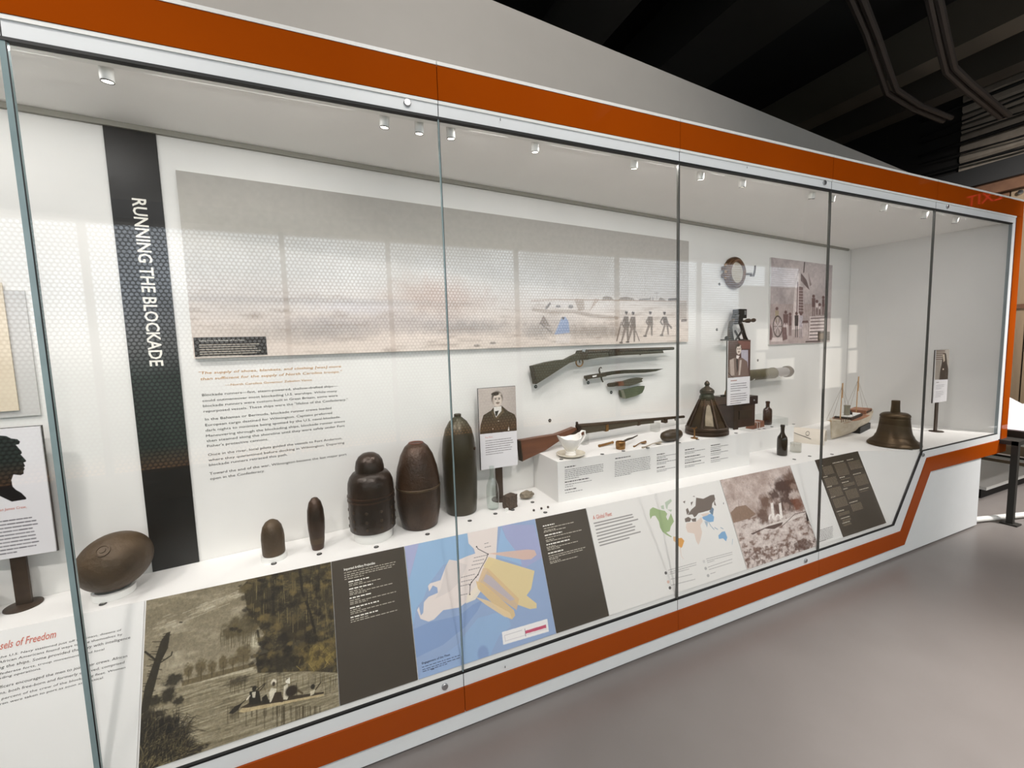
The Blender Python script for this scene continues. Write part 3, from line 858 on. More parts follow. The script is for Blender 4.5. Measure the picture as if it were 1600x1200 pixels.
C.blend(mw_ * np.clip((nh - .5) * 4, 0, 1) * .7, (112, 102, 78)); C.blend(mw_ * np.clip((.46 - nh) * 4, 0, 1) * .5, (196, 188, 164))
C.poly(Q([(270, 705), (480, 650), (680, 600), (690, 622), (270, 735)]), (110, 98, 70), .9)
for x, y, rx, ry in ((308, 645, 26, 38), (380, 625, 30, 46), (440, 625, 28, 36), (505, 600, 26, 42), (560, 590, 30, 30), (620, 555, 50, 52)):
    C.blob(*Q([(x, y)])[0], rx / 3.64, ry / 3.64, (104, 92, 64), .9, soft=.5, rough=.9, seed=x); C.line(Q([(x, y), (x, y + ry + 26)]), 2, (84, 74, 50), .8)
# right-hand wood
wood = Q([(620, 160), (660, 115), (1125, 20), (1160, 20), (1160, 660), (1000, 650), (700, 660), (690, 560), (770, 540), (700, 500), (740, 440), (640, 300)])
mk = C.mask_poly(C.P(wood)); C.blend(mk * .93, (62, 54, 34))
C.blend(mk * np.clip((n2 - .52) * 4, 0, 1) * .65, (122, 108, 70)); C.blend(mk * np.clip((nv - .52) * 4, 0, 1) * .6, (30, 26, 16)); C.blend(mk * np.clip((.42 - n3) * 4, 0, 1) * .4, (140, 126, 88))
for x, y, rx, ry, c in ((690, 200, 70, 60, (66, 58, 38)), (640, 390, 120, 60, (88, 78, 52)), (560, 430, 60, 26, (92, 82, 56)), (720, 310, 80, 70, (66, 58, 38)), (1060, 560, 100, 60, (140, 122, 70)), (950, 540, 70, 40, (110, 96, 58)), (920, 420, 90, 50, (56, 48, 30)), (730, 560, 60, 40, (48, 42, 26)), (860, 600, 120, 50, (50, 44, 28)), (620, 175, 30, 12, (92, 82, 58))):
    C.blob(*Q([(x, y)])[0], rx / 3.64, ry / 3.64, c, .8, soft=.6, rough=1.2, seed=x + y)
C.blob(*Q([(690, 480)])[0], 8, 11, (196, 188, 164), .85, soft=.5)
rr = random.Random(5)
for k in range(40):
    x = rr.uniform(490, 700); y = rr.uniform(400, 450); C.line(Q([(x, y), (x + rr.uniform(-4, 4), y + rr.uniform(30, 95))]), 1.4, (92, 82, 56), .6)
for k in range(70):
    x = rr.uniform(660, 1150); y = rr.uniform(110, 330); C.line(Q([(x, y), (x + rr.uniform(-4, 4), y + rr.uniform(40, 110))]), 1.3, rr.choice(((118, 104, 68), (40, 34, 20), (150, 136, 96))), .55)
C.line(Q([(935, 30), (955, 200), (1000, 320), (1035, 470)]), 6, (40, 34, 22), .9); C.line(Q([(790, 210), (790, 390)]), 6, (40, 34, 22), .8); C.line(Q([(700, 420), (715, 500)]), 5, (50, 44, 28), .9)
for k in range(9): C.line(Q([(920 + 7 * k, 120 + 30 * k), (975 + 8 * k, 112 + 30 * k)]), 1.4, (36, 30, 18), .8)
for k in range(60):
    x = rr.uniform(930, 1150); y = rr.uniform(520, 650); C.line(Q([(x, y), (x + rr.uniform(-30, 30), y - rr.uniform(10, 40))]), 1.4, rr.choice(((160, 142, 86), (60, 52, 32), (128, 112, 66))), .8)
for k in range(50):
    x = rr.uniform(700, 1150); y = rr.uniform(660, 720); C.line(Q([(x, y), (x, y + rr.uniform(20, 90))]), 1.6, rr.choice(((70, 62, 40), (120, 108, 76))), .6)
C.blob(*Q([(590, 705)])[0], 18, 6, (60, 52, 34), .8, soft=.8, rough=1, seed=2)
for k in range(18):
    x = rr.uniform(540, 650); C.line(Q([(x, 710), (x, 710 + rr.uniform(20, 70))]), 1.5, (92, 82, 58), .6)
for k in range(46):
    x, y = rr.choice(((690, 130), (640, 200), (650, 270), (690, 340), (600, 380), (560, 420), (720, 420), (740, 470), (720, 540), (700, 600), (760, 620)))
    x += rr.uniform(-45, 45); y += rr.uniform(-40, 40); q = rr.uniform(8, 26)
    C.blob(*Q([(x, y)])[0], q / 3.64, q * .7 / 3.64, rr.choice(((58, 50, 32), (84, 74, 48), (40, 34, 22), (104, 92, 62))), .75, soft=.6, rough=1.3, seed=k + 40)
for k in range(120):
    x = rr.uniform(700, 1150); y = rr.uniform(60, 620); q = rr.uniform(8, 30)
    C.blob(*Q([(x, y)])[0], q / 3.64, q * .8 / 3.64, rr.choice(((34, 28, 17), (46, 40, 25), (96, 84, 54), (126, 110, 70), (30, 25, 15))), .6, soft=.7, rough=1.4, seed=k + 100)
# reflections and the boat
for x, w_ in ((560, 34), (690, 60), (820, 40), (900, 60), (1020, 40), (960, 30)):
    for k in range(9):
        xx = x + rr.uniform(-w_, w_); C.line(Q([(xx, 850), (xx, 850 + rr.uniform(40, 150))]), 2.4, (74, 64, 42), .5)
C.poly(Q([(590, 880), (640, 835), (870, 800), (1080, 765), (1075, 790), (880, 830), (620, 885)]), (196, 178, 140), .9)
C.poly(Q([(600, 860), (650, 830), (900, 790), (1078, 766), (1076, 778), (900, 812), (640, 858)]), (56, 46, 30), .95)
C.poly(Q([(535, 890), (570, 850), (615, 830), (590, 870), (560, 892)]), (40, 34, 22), .95); C.line(Q([(590, 850), (740, 720)]), 2.2, (40, 34, 22), .9)
C.blob(*Q([(682, 748)])[0], 3.6, 4.2, DK); C.line(Q([(662, 738), (700, 740)]), 2, DK); C.poly(Q([(655, 765), (710, 760), (722, 835), (650, 842)]), (44, 38, 26)); C.poly(Q([(668, 770), (690, 766), (686, 800), (672, 800)]), (214, 206, 186), .9)
C.line(Q([(655, 790), (640, 810)]), 3, (222, 214, 196))
C.blob(*Q([(792, 712)])[0], 4, 4.6, (222, 214, 196)); C.blob(*Q([(792, 722)])[0], 2.6, 3.4, (70, 58, 40)); C.poly(Q([(765, 770), (780, 745), (808, 750), (800, 800), (770, 830)]), (214, 206, 186), .95); C.poly(Q([(725, 800), (750, 780), (770, 830), (725, 835)]), DK); C.poly(Q([(800, 770), (835, 765), (845, 825), (775, 830)]), (66, 54, 36))
C.poly(Q([(858, 705), (884, 685), (884, 722), (862, 716)]), (232, 226, 210)); C.poly(Q([(850, 735), (872, 718), (878, 790), (868, 812), (846, 810)]), (214, 206, 186), .95); C.blob(*Q([(893, 762)])[0], 10, 9, (54, 44, 30)); C.line(Q([(930, 760), (955, 775)]), 4, MD)
C.blob(*Q([(1014, 738)])[0], 3.4, 4, DK); C.poly(Q([(1000, 765), (1030, 752), (1020, 780), (1000, 790)]), (206, 196, 172)); C.line(Q([(1030, 755), (1060, 712)]), 2.6, (70, 58, 40)); C.line(Q([(715, 760), (745, 720)]), 2.4, (70, 58, 40))
# left snag and reeds
C.poly(Q([(185, 430), (205, 425), (190, 520), (150, 600), (120, 720), (80, 870), (30, 900), (60, 740), (110, 600), (150, 480)]), (50, 44, 28), .95)
C.line(Q([(62, 540), (125, 590)]), 4, (50, 44, 28)); C.line(Q([(150, 600), (210, 560), (215, 540)]), 2.6, (50, 44, 28))
for k in range(26):
    y = 440 + k * 14; C.line(Q([(165 - k * 3.6, y), (165 - k * 3.6 + rr.choice((-1, 1)) * rr.uniform(20, 50), y - rr.uniform(-8, 14))]), 1.8, (60, 52, 34), .9)
for x, y, rx, ry in ((225, 700, 50, 34), (190, 790, 44, 40), (250, 820, 30, 24), (110, 820, 40, 30), (140, 890, 40, 22), (80, 900, 44, 40)):
    C.blob(*Q([(x, y)])[0], rx / 3.64, ry / 3.64, (54, 48, 32), .95, soft=.5, rough=1.1, seed=x)
for x, y, rx, ry in ((110, 1090, 110, 150), (200, 1040, 110, 110), (250, 1090, 90, 60), (60, 1000, 50, 90), (180, 960, 70, 50), (330, 1100, 90, 26)):
    C.blob(*Q([(x, y)])[0], rx / 3.64, ry / 3.64, (40, 34, 22), .9, soft=.4, rough=1.0, seed=x + 3)
for k in range(260):
    ox, oy = rr.choice(((60, 1190), (120, 1180), (190, 1150), (240, 1120), (90, 1080)))
    ox += rr.uniform(-40, 40); oy += rr.uniform(-30, 20)
    a = rr.uniform(-.5, 1.35); l = rr.uniform(60, 190); x2, y2 = ox + l * math.sin(a), oy - l * math.cos(a) * .9
    C.line(Q([(ox, oy), ((ox + x2) / 2 + 4, (oy + y2) / 2 - 8), (x2, y2 + 6)]), 1.5, rr.choice(((122, 110, 78), (30, 26, 16), (66, 58, 38), (150, 138, 104), (36, 31, 20))), .7, taper=.6)
for k in range(300):
    ox, oy = rr.uniform(50, 310), rr.uniform(940, 1170); a = rr.uniform(-.3, 1.5); l = rr.uniform(50, 130)
    C.line(Q([(ox, oy), (ox + l * .6 * math.sin(a), oy - l * .7 * math.cos(a) - 8), (ox + l * math.sin(a), oy - l * .75 * math.cos(a) + 6)]), 1.4, rr.choice(((28, 24, 15), (36, 31, 20), (30, 26, 16), (92, 82, 56))), .8, taper=.6)
C.a = C.a ** 1.12
C.mul(1 + (n3 - .5) * .5 + (C.noise(2, 2, 9, 1) - .5) * .3)
C.build('print', t, .0006)


def dark_panel(label, xa, xb):
    o, mwx, _ = rail_panel(label, 'label_panel', 'panel', xa, xb, 0, (60, 54, 42), .004, .0055); return o, mwx


def text_rows(root, mwx, name, rows, m, seed, hh):
    """broken fine lines standing for captions too small to read; rows in photograph pixels"""
    rng = random.Random(seed); mb = MB()
    for (x0, y0, x1, y1) in rows:
        (xa, ya), (xb, yb) = to_local(mwx, x0, y0), to_local(mwx, x1, y1); y = (ya + yb) / 2; x = xa
        while x < xb - .002:
            wl = rng.uniform(.006, .02); e = min(x + wl, xb)
            mb._add([(x, y, .0007), (e, y, .0007), (e, y + hh, .0007), (x, y + hh, .0007)], [(0, 1, 2, 3)]); x = e + .0035
    o = mb.build(name, m, root, smooth=0); o['kind'] = 'stuff'; return o


# --- dark caption panel left of the blue map
t, mw = dark_panel('dark olive caption panel between the boat engraving and the blue map', -.0535, .2345)
B = lambda *r: [(525 + a / 10, 865 + b / 10, 525 + c / 10, 865 + d / 10) for a, b, c, d in r]
hd = lambda s, a, b, c, d: (s, (525 + a / 10, 865 + b / 10), (525 + c / 10, 865 + d / 10))
lettering('heading', [(x[0], x[1], x[2], x[3], .0088) for x in lines_px(mw, [hd('Imported Artillery Projectiles', 125, 268, 612, 160), hd('10', 125, 300, 200, 290)])[:1]], M_INKW, t, z=.0008, bold=.02)
text_rows(t, mw, 'fine_print', B((125, 310, 930, 135), (130, 345, 915, 175), (132, 380, 885, 208), (135, 412, 430, 345), (200, 485, 410, 440), (205, 512, 695, 400), (210, 600, 415, 555), (212, 628, 890, 470), (215, 655, 480, 590), (215, 745, 375, 710), (218, 775, 940, 600), (220, 800, 495, 735), (222, 893, 385, 858), (225, 925, 915, 750), (228, 952, 490, 888), (228, 1045, 510, 975), (232, 1080, 955, 885)), M_INKG, 1, .0028)
text_rows(t, mw, 'caption_title', B((195, 455, 515, 380), (205, 570, 575, 480), (212, 712, 560, 625), (218, 865, 670, 750), (228, 1010, 655, 900)), M_INKW, 2, .0044)

# --- blue map of gun ranges
t, mw, C = rail_panel('pale blue map panel with yellow fans of gun range off a headland', 'map_panel', 'map', .2375, .8635, 460, (150, 170, 204), .0032, .0045)
Q = lambda pts: zpx(630, 820, 4.8, pts)
C.poly(Q([(10, 155), (120, 130), (40, 420), (60, 520)]), (170, 172, 206), .9)
C.poly(Q([(120, 130), (480, 60), (530, 215), (410, 265), (300, 300), (190, 450), (150, 560), (100, 620), (70, 780), (40, 560), (45, 420)]), (150, 182, 214), .95)
C.poly(Q([(735, 0), (980, 0), (1050, 240), (900, 330), (830, 200), (780, 120)]), (164, 168, 204), .9)
C.poly(Q([(735, 20), (770, 100), (870, 230), (890, 300), (800, 270), (700, 240)]), (152, 184, 218), .9)
C.poly(Q([(60, 790), (200, 730), (420, 680), (520, 600), (600, 560), (560, 640), (470, 760), (300, 900), (90, 1000)]), (134, 158, 198), .9)
C.poly(Q([(440, 850), (560, 700), (700, 660), (790, 700), (810, 760), (720, 830), (660, 960), (640, 1050), (480, 1080), (420, 960)]), (150, 178, 212), .95)
C.poly(Q([(300, 980), (430, 880), (430, 1090), (120, 1150), (150, 1030)]), (152, 176, 212), .8); C.blob(*Q([(600, 970)])[0], 9, 14, (134, 156, 196), .9)
LAND = (230, 218, 212)
C.poly(Q([(480, 60), (710, 10), (695, 260), (640, 330), (580, 420), (560, 500), (500, 560), (420, 620), (300, 640), (230, 710), (190, 726), (130, 705), (104, 640), (118, 615), (132, 680), (150, 660), (155, 580), (190, 540), (260, 510), (255, 470), (222, 455), (195, 500), (186, 460), (200, 440), (280, 415), (320, 310), (345, 262), (400, 270), (480, 235), (540, 215), (530, 180), (490, 140)]), LAND)
C.poly(Q([(320, 310), (345, 265), (400, 275), (480, 300), (430, 420), (350, 500), (240, 555), (280, 480)]), (216, 206, 202), .8)
C.poly(Q([(565, 440), (580, 500), (540, 560), (470, 590), (480, 530)]), (236, 224, 206), .9)
C.poly(Q([(640, 215), (930, 185), (985, 190), (1000, 225), (960, 258), (900, 262)]), (222, 186, 164), .85)
C.poly(Q([(640, 240), (985, 345), (960, 480), (925, 530), (1000, 590), (1000, 625), (950, 632), (860, 600), (600, 310)]), (226, 204, 152), .95)
C.poly(Q([(600, 320), (640, 330), (870, 555), (850, 640), (560, 430)]), (216, 184, 142), .85); C.poly(Q([(620, 370), (660, 390), (840, 560), (800, 570), (600, 420)]), (176, 176, 200), .6)
C.poly(Q([(545, 420), (600, 440), (830, 640), (840, 680), (815, 710), (770, 690), (560, 480)]), (222, 190, 136), .9)
C.poly(Q([(540, 540), (640, 570), (800, 660), (815, 700), (760, 690), (620, 600)]), (228, 202, 160), .9)
C.line(Q([(550, 160), (560, 180), (636, 220), (620, 260), (580, 330), (560, 375), (512, 430), (502, 450), (498, 520)]), 2.2, (40, 34, 34))
for x, y in ((550, 165), (636, 220), (560, 375), (545, 393), (512, 432), (501, 450), (499, 522)): C.blob(*Q([(x, y)])[0], 1.1, 1.1, (36, 30, 30))
for a, b, c, d in ((532, 248, 620, 228), (525, 275, 605, 258), (515, 303, 590, 288), (492, 340, 575, 320), (435, 395, 535, 370), (435, 428, 515, 410), (430, 460, 490, 446), (432, 528, 480, 517), (610, 142, 640, 134), (612, 170, 662, 158)):
    p = C.P(Q([(a, b), (c, d)])); x = p[0][0]; sl = (p[1][1] - p[0][1]) / (p[1][0] - p[0][0])
    while x < p[1][0]:
        C.line([(x, p[0][1] + sl * (x - p[0][0])), (x + 5, p[0][1] + sl * (x + 5 - p[0][0]))], 2, (112, 104, 106), .9, raw=True); x += 8
C.poly(Q([(740, 805), (1080, 705), (1092, 800), (750, 900)]), (240, 236, 234)); C.poly(Q([(915, 795), (1070, 748), (1074, 772), (917, 818)]), (196, 84, 110))
C.line(Q([(760, 830), (890, 790)]), 1.2, (176, 170, 176)); C.line(Q([(765, 872), (900, 832), (1075, 780)]), 1.2, (200, 190, 196)); C.line(Q([(760, 830), (766, 872)]), 1.2, (190, 180, 186)); C.line(Q([(912, 780), (918, 835)]), 1.6, (96, 70, 84))
C.build('print', t, .0006)
lettering('caption_title', [(x[0], x[1], x[2], x[3], .0075) for x in lines_px(mw, [('Engagement of the Fleet', Q([(140, 1043)])[0], Q([(352, 982)])[0])])], M_INKDB, t, z=.0012, bold=.02)
text_rows(t, mw, 'fine_print', [Q([a])[0] + Q([b])[0] for a, b in (((140, 1065), (425, 985)), ((143, 1085), (425, 1003)), ((146, 1102), (330, 1045)), ((210, 1088), (240, 1080)))], M_INKDB, 3, .0022).location.z = .0006

# --- dark caption panel right of the blue map
t, mw = dark_panel('dark olive caption panel between the blue map and the world map', .8665, 1.1545)
B = lambda *r: [(840 + a / 13.33, 800 + b / 13.33, 840 + c / 13.33, 800 + d / 13.33) for a, b, c, d in r]
text_rows(t, mw, 'caption_title', B((110, 310, 350, 255), (150, 505, 510, 425), (185, 700, 680, 580), (220, 880, 535, 800)), M_INKW, 4, .0054)
text_rows(t, mw, 'fine_print', B((130, 360, 765, 215), (135, 410, 370, 350), (130, 438, 590, 325), (165, 555, 915, 380), (170, 600, 360, 560), (180, 630, 680, 512), (190, 745, 380, 700), (195, 770, 850, 615), (210, 805, 470, 740), (230, 935, 1010, 735), (240, 975, 950, 790), (245, 1005, 430, 960), (255, 1055, 480, 990), (265, 1082, 835, 932)), M_INKG, 5, .0036)

# --- world map panel
t, mw, C = rail_panel('white panel with a coloured world map headed A Global Fleet', 'world_map_panel', 'map', 1.158, 2.105, 620, (229, 226, 222), .003, .0042)
Q = lambda pts: zpx(900, 740, 5.333, pts)
GR, BRN, BL, OR, TN, GL = (158, 178, 130), (112, 100, 92), (128, 170, 208), (216, 156, 78), (222, 204, 192), (184, 196, 176)
C.poly(Q([(615, 300), (640, 280), (690, 300), (740, 310), (760, 335), (750, 360), (765, 390), (790, 330), (810, 380), (815, 400), (790, 440), (780, 480), (750, 490), (760, 515), (720, 485), (700, 450), (690, 400), (660, 350), (635, 355), (620, 380), (612, 340)]), GR)
C.poly(Q([(750, 490), (775, 510), (800, 525), (790, 530), (752, 510)]), GR)
for p in ([(705, 270), (730, 262), (735, 300), (712, 295)], [(740, 240), (790, 210), (798, 230), (765, 265), (760, 300), (800, 300), (790, 320), (750, 290)]): C.poly(Q(p), GL)
C.poly(Q([(1000, 200), (1060, 210), (1120, 180), (1150, 175), (1160, 215), (1135, 250), (1130, 300), (1060, 320), (1020, 330), (1000, 355), (985, 365), (970, 340), (930, 345), (960, 300), (995, 270)]), BRN)
for p in ([(915, 300), (930, 285), (945, 320), (925, 345)], [(905, 375), (935, 360), (960, 375), (950, 400), (910, 405)], [(960, 380), (1000, 370), (1000, 400), (970, 400)], [(1150, 215), (1168, 270), (1150, 260)], [(890, 235), (910, 225), (905, 250)], [(970, 190), (985, 185), (990, 195)], [(955, 240), (975, 232), (960, 270)]): C.poly(Q(p), BRN)
C.poly(Q([(920, 410), (1000, 400), (1045, 360), (1055, 400), (1035, 430), (1050, 490), (1035, 560), (1020, 595), (1000, 560), (985, 500), (930, 490), (915, 450)]), TN)
C.poly(Q([(1050, 365), (1080, 340), (1130, 335), (1150, 360), (1145, 400), (1115, 405), (1085, 395), (1060, 380)]), BL); C.poly(Q([(1110, 315), (1135, 280), (1148, 295), (1140, 345), (1120, 330)]), (108, 130, 150)); C.poly(Q([(1068, 395), (1100, 400), (1092, 450), (1078, 420)]), (170, 184, 196)); C.poly(Q([(1040, 340), (1110, 325), (1100, 345), (1060, 360)]), TN)
for a, b in (((1130, 445), (1150, 465)), ((1155, 450), (1180, 465)), ((1205, 450), (1225, 460)), ((1105, 405), (1125, 440))): C.line(Q([a, b]), 3, (150, 170, 186))
C.poly(Q([(1185, 515), (1215, 485), (1240, 480), (1260, 530), (1250, 565), (1225, 540), (1190, 545)]), BL); C.line(Q([(1305, 545), (1300, 590)]), 2.5, (180, 196, 206))
C.poly(Q([(840, 540), (880, 535), (902, 560), (885, 610), (870, 625), (850, 595), (832, 580)]), OR); C.poly(Q([(808, 525), (835, 525), (832, 575), (812, 560)]), (220, 184, 140)); C.line(Q([(868, 615), (872, 650), (878, 690), (900, 715)]), 3.6, TN, taper=1.5)
for (a, b, c, d), s in (((770, 805, 1000, 742), 1), ((780, 822, 1000, 760), 2), ((780, 838, 940, 795), 3), ((790, 880, 970, 838), 4), ((795, 930, 1000, 878), 5), ((1085, 712, 1300, 655), 6), ((1090, 728, 1300, 672), 7), ((1095, 742, 1150, 725), 8), ((1100, 780, 1300, 712), 9), ((1108, 800, 1300, 740), 10), ((1120, 835, 1160, 822), 11), ((150, 415, 470, 340), 12), ((160, 438, 480, 360), 13), ((168, 468, 515, 380), 14), ((172, 498, 470, 420), 15), ((178, 522, 490, 440), 16), ((185, 550, 495, 465), 17), ((192, 575, 535, 485), 18), ((200, 600, 450, 532), 19)):
    p = C.P(Q([(a, b), (c, d)])); rg = random.Random(s); x = p[0][0]; sl = (p[1][1] - p[0][1]) / (p[1][0] - p[0][0]); big = s >= 12
    while x < p[1][0] - 2:
        wl = rg.uniform(5, 16); e = min(x + wl, p[1][0]); C.line([(x, p[0][1] + sl * (x - p[0][0])), (e, p[0][1] + sl * (e - p[0][0]))], 4.2 if big else 2.2, (122, 118, 116) if big else (158, 154, 152), .8, raw=True); x = e + 3
for x, y, c in ((748, 828, (70, 66, 66)), (768, 902, (216, 180, 166)), (782, 952, (50, 46, 44)), (1065, 732, (206, 204, 202)), (1080, 790, (176, 174, 172)), (1100, 850, (176, 174, 172))):
    C.blob(*Q([(x, y)])[0], 2.1, 2.6, c, .95, soft=.2)
C.build('print', t, .0006)
(xa, ya), (xb, yb) = to_local(mw, *Q([(142, 385)])[0]), to_local(mw, *Q([(300, 350)])[0])
lettering('heading', [('A Global Fleet', xa, (ya + yb) / 2, xb - xa, .020)], M_INKR, t, z=.0012, bold=.012, shear=.08)

# --- painting of a paddle steamer in heavy seas
t, mw, C = rail_panel('brown engraving of a smoking paddle steamer in heavy waves', 'steamer_print', 'print', 2.109, 2.744, 300, (190, 172, 164))
Q = lambda pts: zpx(1120, 700, 5.333, pts)
n1 = C.noise(30, 26, 1); n2 = C.noise(16, 9, 2); n3 = C.noise(7, 5, 3, 3)
C.blend(np.clip((n1 - .48) * 3.5, 0, 1) * .8, (214, 200, 194)); C.blend(np.clip((.48 - n1) * 3.5, 0, 1) * .6, (156, 136, 126)); C.blend(np.clip((n3 - .55) * 4, 0, 1) * .35, (140, 118, 108))
C.poly(Q([(115, 540), (160, 490), (240, 475), (325, 550), (240, 610), (140, 632)]), (138, 112, 94), .95)
C.poly(Q([(120, 630), (330, 570), (560, 560), (770, 470), (860, 830), (260, 1010)]), (206, 192, 186), .95)
sea = C.mask_poly(C.P(Q([(120, 630), (330, 570), (560, 570), (770, 520), (860, 830), (260, 1010)])))
C.blend(sea * np.clip((n2 - .5) * 4.5, 0, 1) * .85, (110, 78, 62)); C.blend(sea * np.clip((.44 - n2) * 5, 0, 1) * .6, (232, 222, 216))
low = C.mask_poly(C.P(Q([(215, 850), (840, 740), (860, 830), (260, 1010)]))); C.blend(low * np.clip((n3 - .44) * 5, 0, 1) * .75, (92, 60, 46))
for x, y, rx, ry, c, a in ((575, 310, 95, 75, (70, 44, 34), .95), (640, 280, 60, 90, (96, 68, 54), .8), (480, 390, 45, 45, (72, 48, 38), .9), (400, 450, 50, 50, (104, 76, 62), .9), (385, 560, 50, 70, (96, 68, 54), .9), (600, 440, 70, 80, (72, 46, 36), .9), (670, 450, 50, 60, (120, 72, 52), .9), (520, 500, 60, 60, (84, 56, 44), .9), (640, 390, 40, 36, (206, 190, 182), .8), (690, 500, 50, 30, (120, 76, 56), .7), (640, 320, 30, 26, (170, 148, 136), .6), (580, 480, 24, 30, (170, 148, 138), .6)):
    C.blob(*Q([(x, y)])[0], rx / 5.333, ry / 5.333, c, a, soft=.7, rough=1.2, seed=x + y)
for x in (448, 515): C.poly(Q([(x, 462), (x + 20, 455), (x + 34, 580), (x + 12, 590)]), (236, 228, 222))
for x in (455, 510):
    C.line(Q([(x - 20 + 20 - 20 * math.cos(k * .524), 590 - 34 * math.sin(k * .524)) for k in range(7)]), 5, (236, 228, 222))
C.poly(Q([(330, 655), (420, 640), (550, 600), (700, 545), (740, 535), (720, 560), (560, 630), (420, 690)]), (222, 212, 206), .9); C.poly(Q([(280, 715), (420, 655), (550, 618), (540, 640), (480, 675), (400, 672), (300, 722)]), (74, 48, 38), .95)
C.line(Q([(540, 655), (650, 550), (740, 530)]), 1.6, (84, 62, 52)); C.poly(Q([(738, 530), (780, 600), (750, 615)]), (52, 36, 30)); C.line(Q([(750, 610), (820, 690)]), 2, (70, 50, 42))
C.line(Q([(600, 170), (610, 250)]), 1.8, (110, 90, 82)); C.line(Q([(182, 440), (182, 490)]), 1.4, (120, 100, 90))
C.poly(Q([(640, 800), (720, 750), (790, 800), (760, 850), (650, 850)]), (84, 54, 42), .75)
C.mul(1 + (C.noise(3, 3, 7, 2) - .5) * .3)
C.build('print', t, .0006)

# --- small caption and the last dark panel
t, mw, _ = rail_panel('narrow white caption strip between the steamer print and the last dark panel', 'caption_panel', 'panel', 2.748, 3.003, 0, (229, 226, 222))
text_rows(t, mw, 'fine_print', [Q([a])[0] + Q([b])[0] for a, b in [((848, 686 + 13 * k), (970 - (k == 8) * 60, 664 + 13 * k - 4)) for k in range(9)]], mat('pale_ink', (150, 146, 144), .7), 8, .0042)
t, mw = dark_panel('last dark olive caption panel at the right end of the raked rail, three text columns', 3.006, 3.494)
B = lambda r, s=8.575: [(1280 + a / s, 700 + b / s, 1280 + c / s, 700 + d / s) for a, b, c, d in r]
text_rows(t, mw, 'caption_title', B(((20, 250, 50, 240), (180, 212, 325, 180), (370, 172, 455, 150), (55, 398, 110, 385), (275, 408, 345, 388), (305, 472, 395, 452), (455, 362, 560, 338), (105, 532, 175, 515), (325, 560, 380, 542), (540, 568, 660, 535), (160, 672, 220, 655), (405, 742, 515, 712), (235, 862, 335, 835), (290, 955, 410, 920), (310, 1015, 415, 988))), M_INKG, 9, .0062)
rows = []
for (a, b, c, d, n) in ((40, 272, 165, 240, 8), (200, 235, 350, 200, 12), (385, 200, 540, 165, 8), (70, 425, 220, 385, 8), (290, 430, 420, 400, 1), (320, 495, 470, 460, 3), (470, 390, 620, 350, 10), (125, 560, 285, 520, 9), (345, 585, 500, 545, 9), (550, 595, 650, 565, 1), (180, 700, 350, 655, 9), (420, 770, 560, 730, 7), (255, 885, 400, 850, 3), (310, 975, 420, 945, 2), (320, 1035, 430, 1008, 2)):
    for k in range(n): rows.append((a + k * 5.2, b + 13.5 * k, c + k * 5.2, d + 13.5 * k))
text_rows(t, mw, 'fine_print', B(rows), mat('dim_ink', (120, 106, 88), .7), 10, .0046)

# ================================================================== THINGS ON THE DECK
M_IRON = mat('rusted_iron', (28, 26, 20), 0.36, 0.35, c2=(82, 56, 38), scale=9, contrast=.9, bump=.25, bscale=70)
M_IRON2 = mat('black_iron', (26, 26, 22), 0.32, 0.4, c2=(64, 46, 34), scale=9, contrast=.9, bump=.2, bscale=60)
M_IRON3 = mat('brown_iron', (58, 46, 32), 0.5, 0.3, c2=(92, 72, 48), scale=12, contrast=.9, bump=.4, bscale=45)
M_BRASS = mat('aged_brass', (128, 92, 52), 0.35, 0.8, c2=(160, 122, 74), scale=20)
M_BELL = mat('bell_bronze', (66, 51, 32), 0.38, 0.6, c2=(86, 68, 44), scale=6, stretch=(1, 1, 4))
M_WOOD = mat('dark_walnut', (78, 46, 30), 0.45, c2=(116, 72, 46), scale=7, stretch=(.5, 6, 6), contrast=.9)
M_OLDWOOD = mat('weathered_green_wood', (50, 43, 30), 0.6, c2=(78, 68, 48), scale=9, stretch=(.5, 6, 6), contrast=.9, bump=.3)
M_CLEAR = glass_mat('clear_acrylic', (0.97, 0.98, 0.98), 1.0)
M_BOTTLE = glass_mat('clear_bottle_glass', (0.90, 0.94, 0.92), 2.2, 0.02)
M_DKBOTTLE = mat('dark_bottle_glass', (36, 28, 18), 0.12, c2=(46, 36, 24), coat=.4)
M_PORC = mat('white_pressed_glass', (246, 243, 238), 0.18, coat=.4)


def on_deck(name, label, cat, x, y, z=DECK, group=None, rz=0.0):
    return thing(name, label, cat, mw=Matrix.Translation((x, y, z)) @ Matrix.Rotation(rz, 4, 'Z'), group=group)


def shell_body(t, prof, m, name='body', seg=48):
    MB().lathe(prof, seg).build(name, m, t, smooth=45)


# oval shell at the left
t = on_deck('oval_shell', 'fat brown egg-shaped iron shell with a round fuse plug, at the left beside the banner', 'shell', -.775, .308)
MB().lathe([(.058, 0), (.060, .002), (.060, .024), (.050, .026), (.048, .002)], 40).build('mount_ring', M_WHITE, t)
pf = [(.0985 * math.cos(a), .1115 * math.sin(a)) for a in [(-90 + 7.5 * k) * math.pi / 180 for k in range(25)]]
ax = Vector((.90, .10, .42)).normalized()
MB().lathe(pf, 48, (.012, 0, .122), ax).build('body', M_IRON3, t, smooth=60)
_v = (CAM - Vector((-.765, .308, DECK + .122))).normalized(); _l = _v.cross(Vector((0, 0, 1))).normalized()
pd = (_v * .78 + Vector((0, 0, 1)) * .52 + _l * .30).normalized()
pc = Vector((.012, 0, .122)) + pd * .0985
MB().lathe([(.021, -.006), (.021, .003), (.016, .004), (.015, .002), (.009, .002), (.008, .005), (.001, .005)], 24, pc, pd).build('fuse_plug', M_IRON3, t)

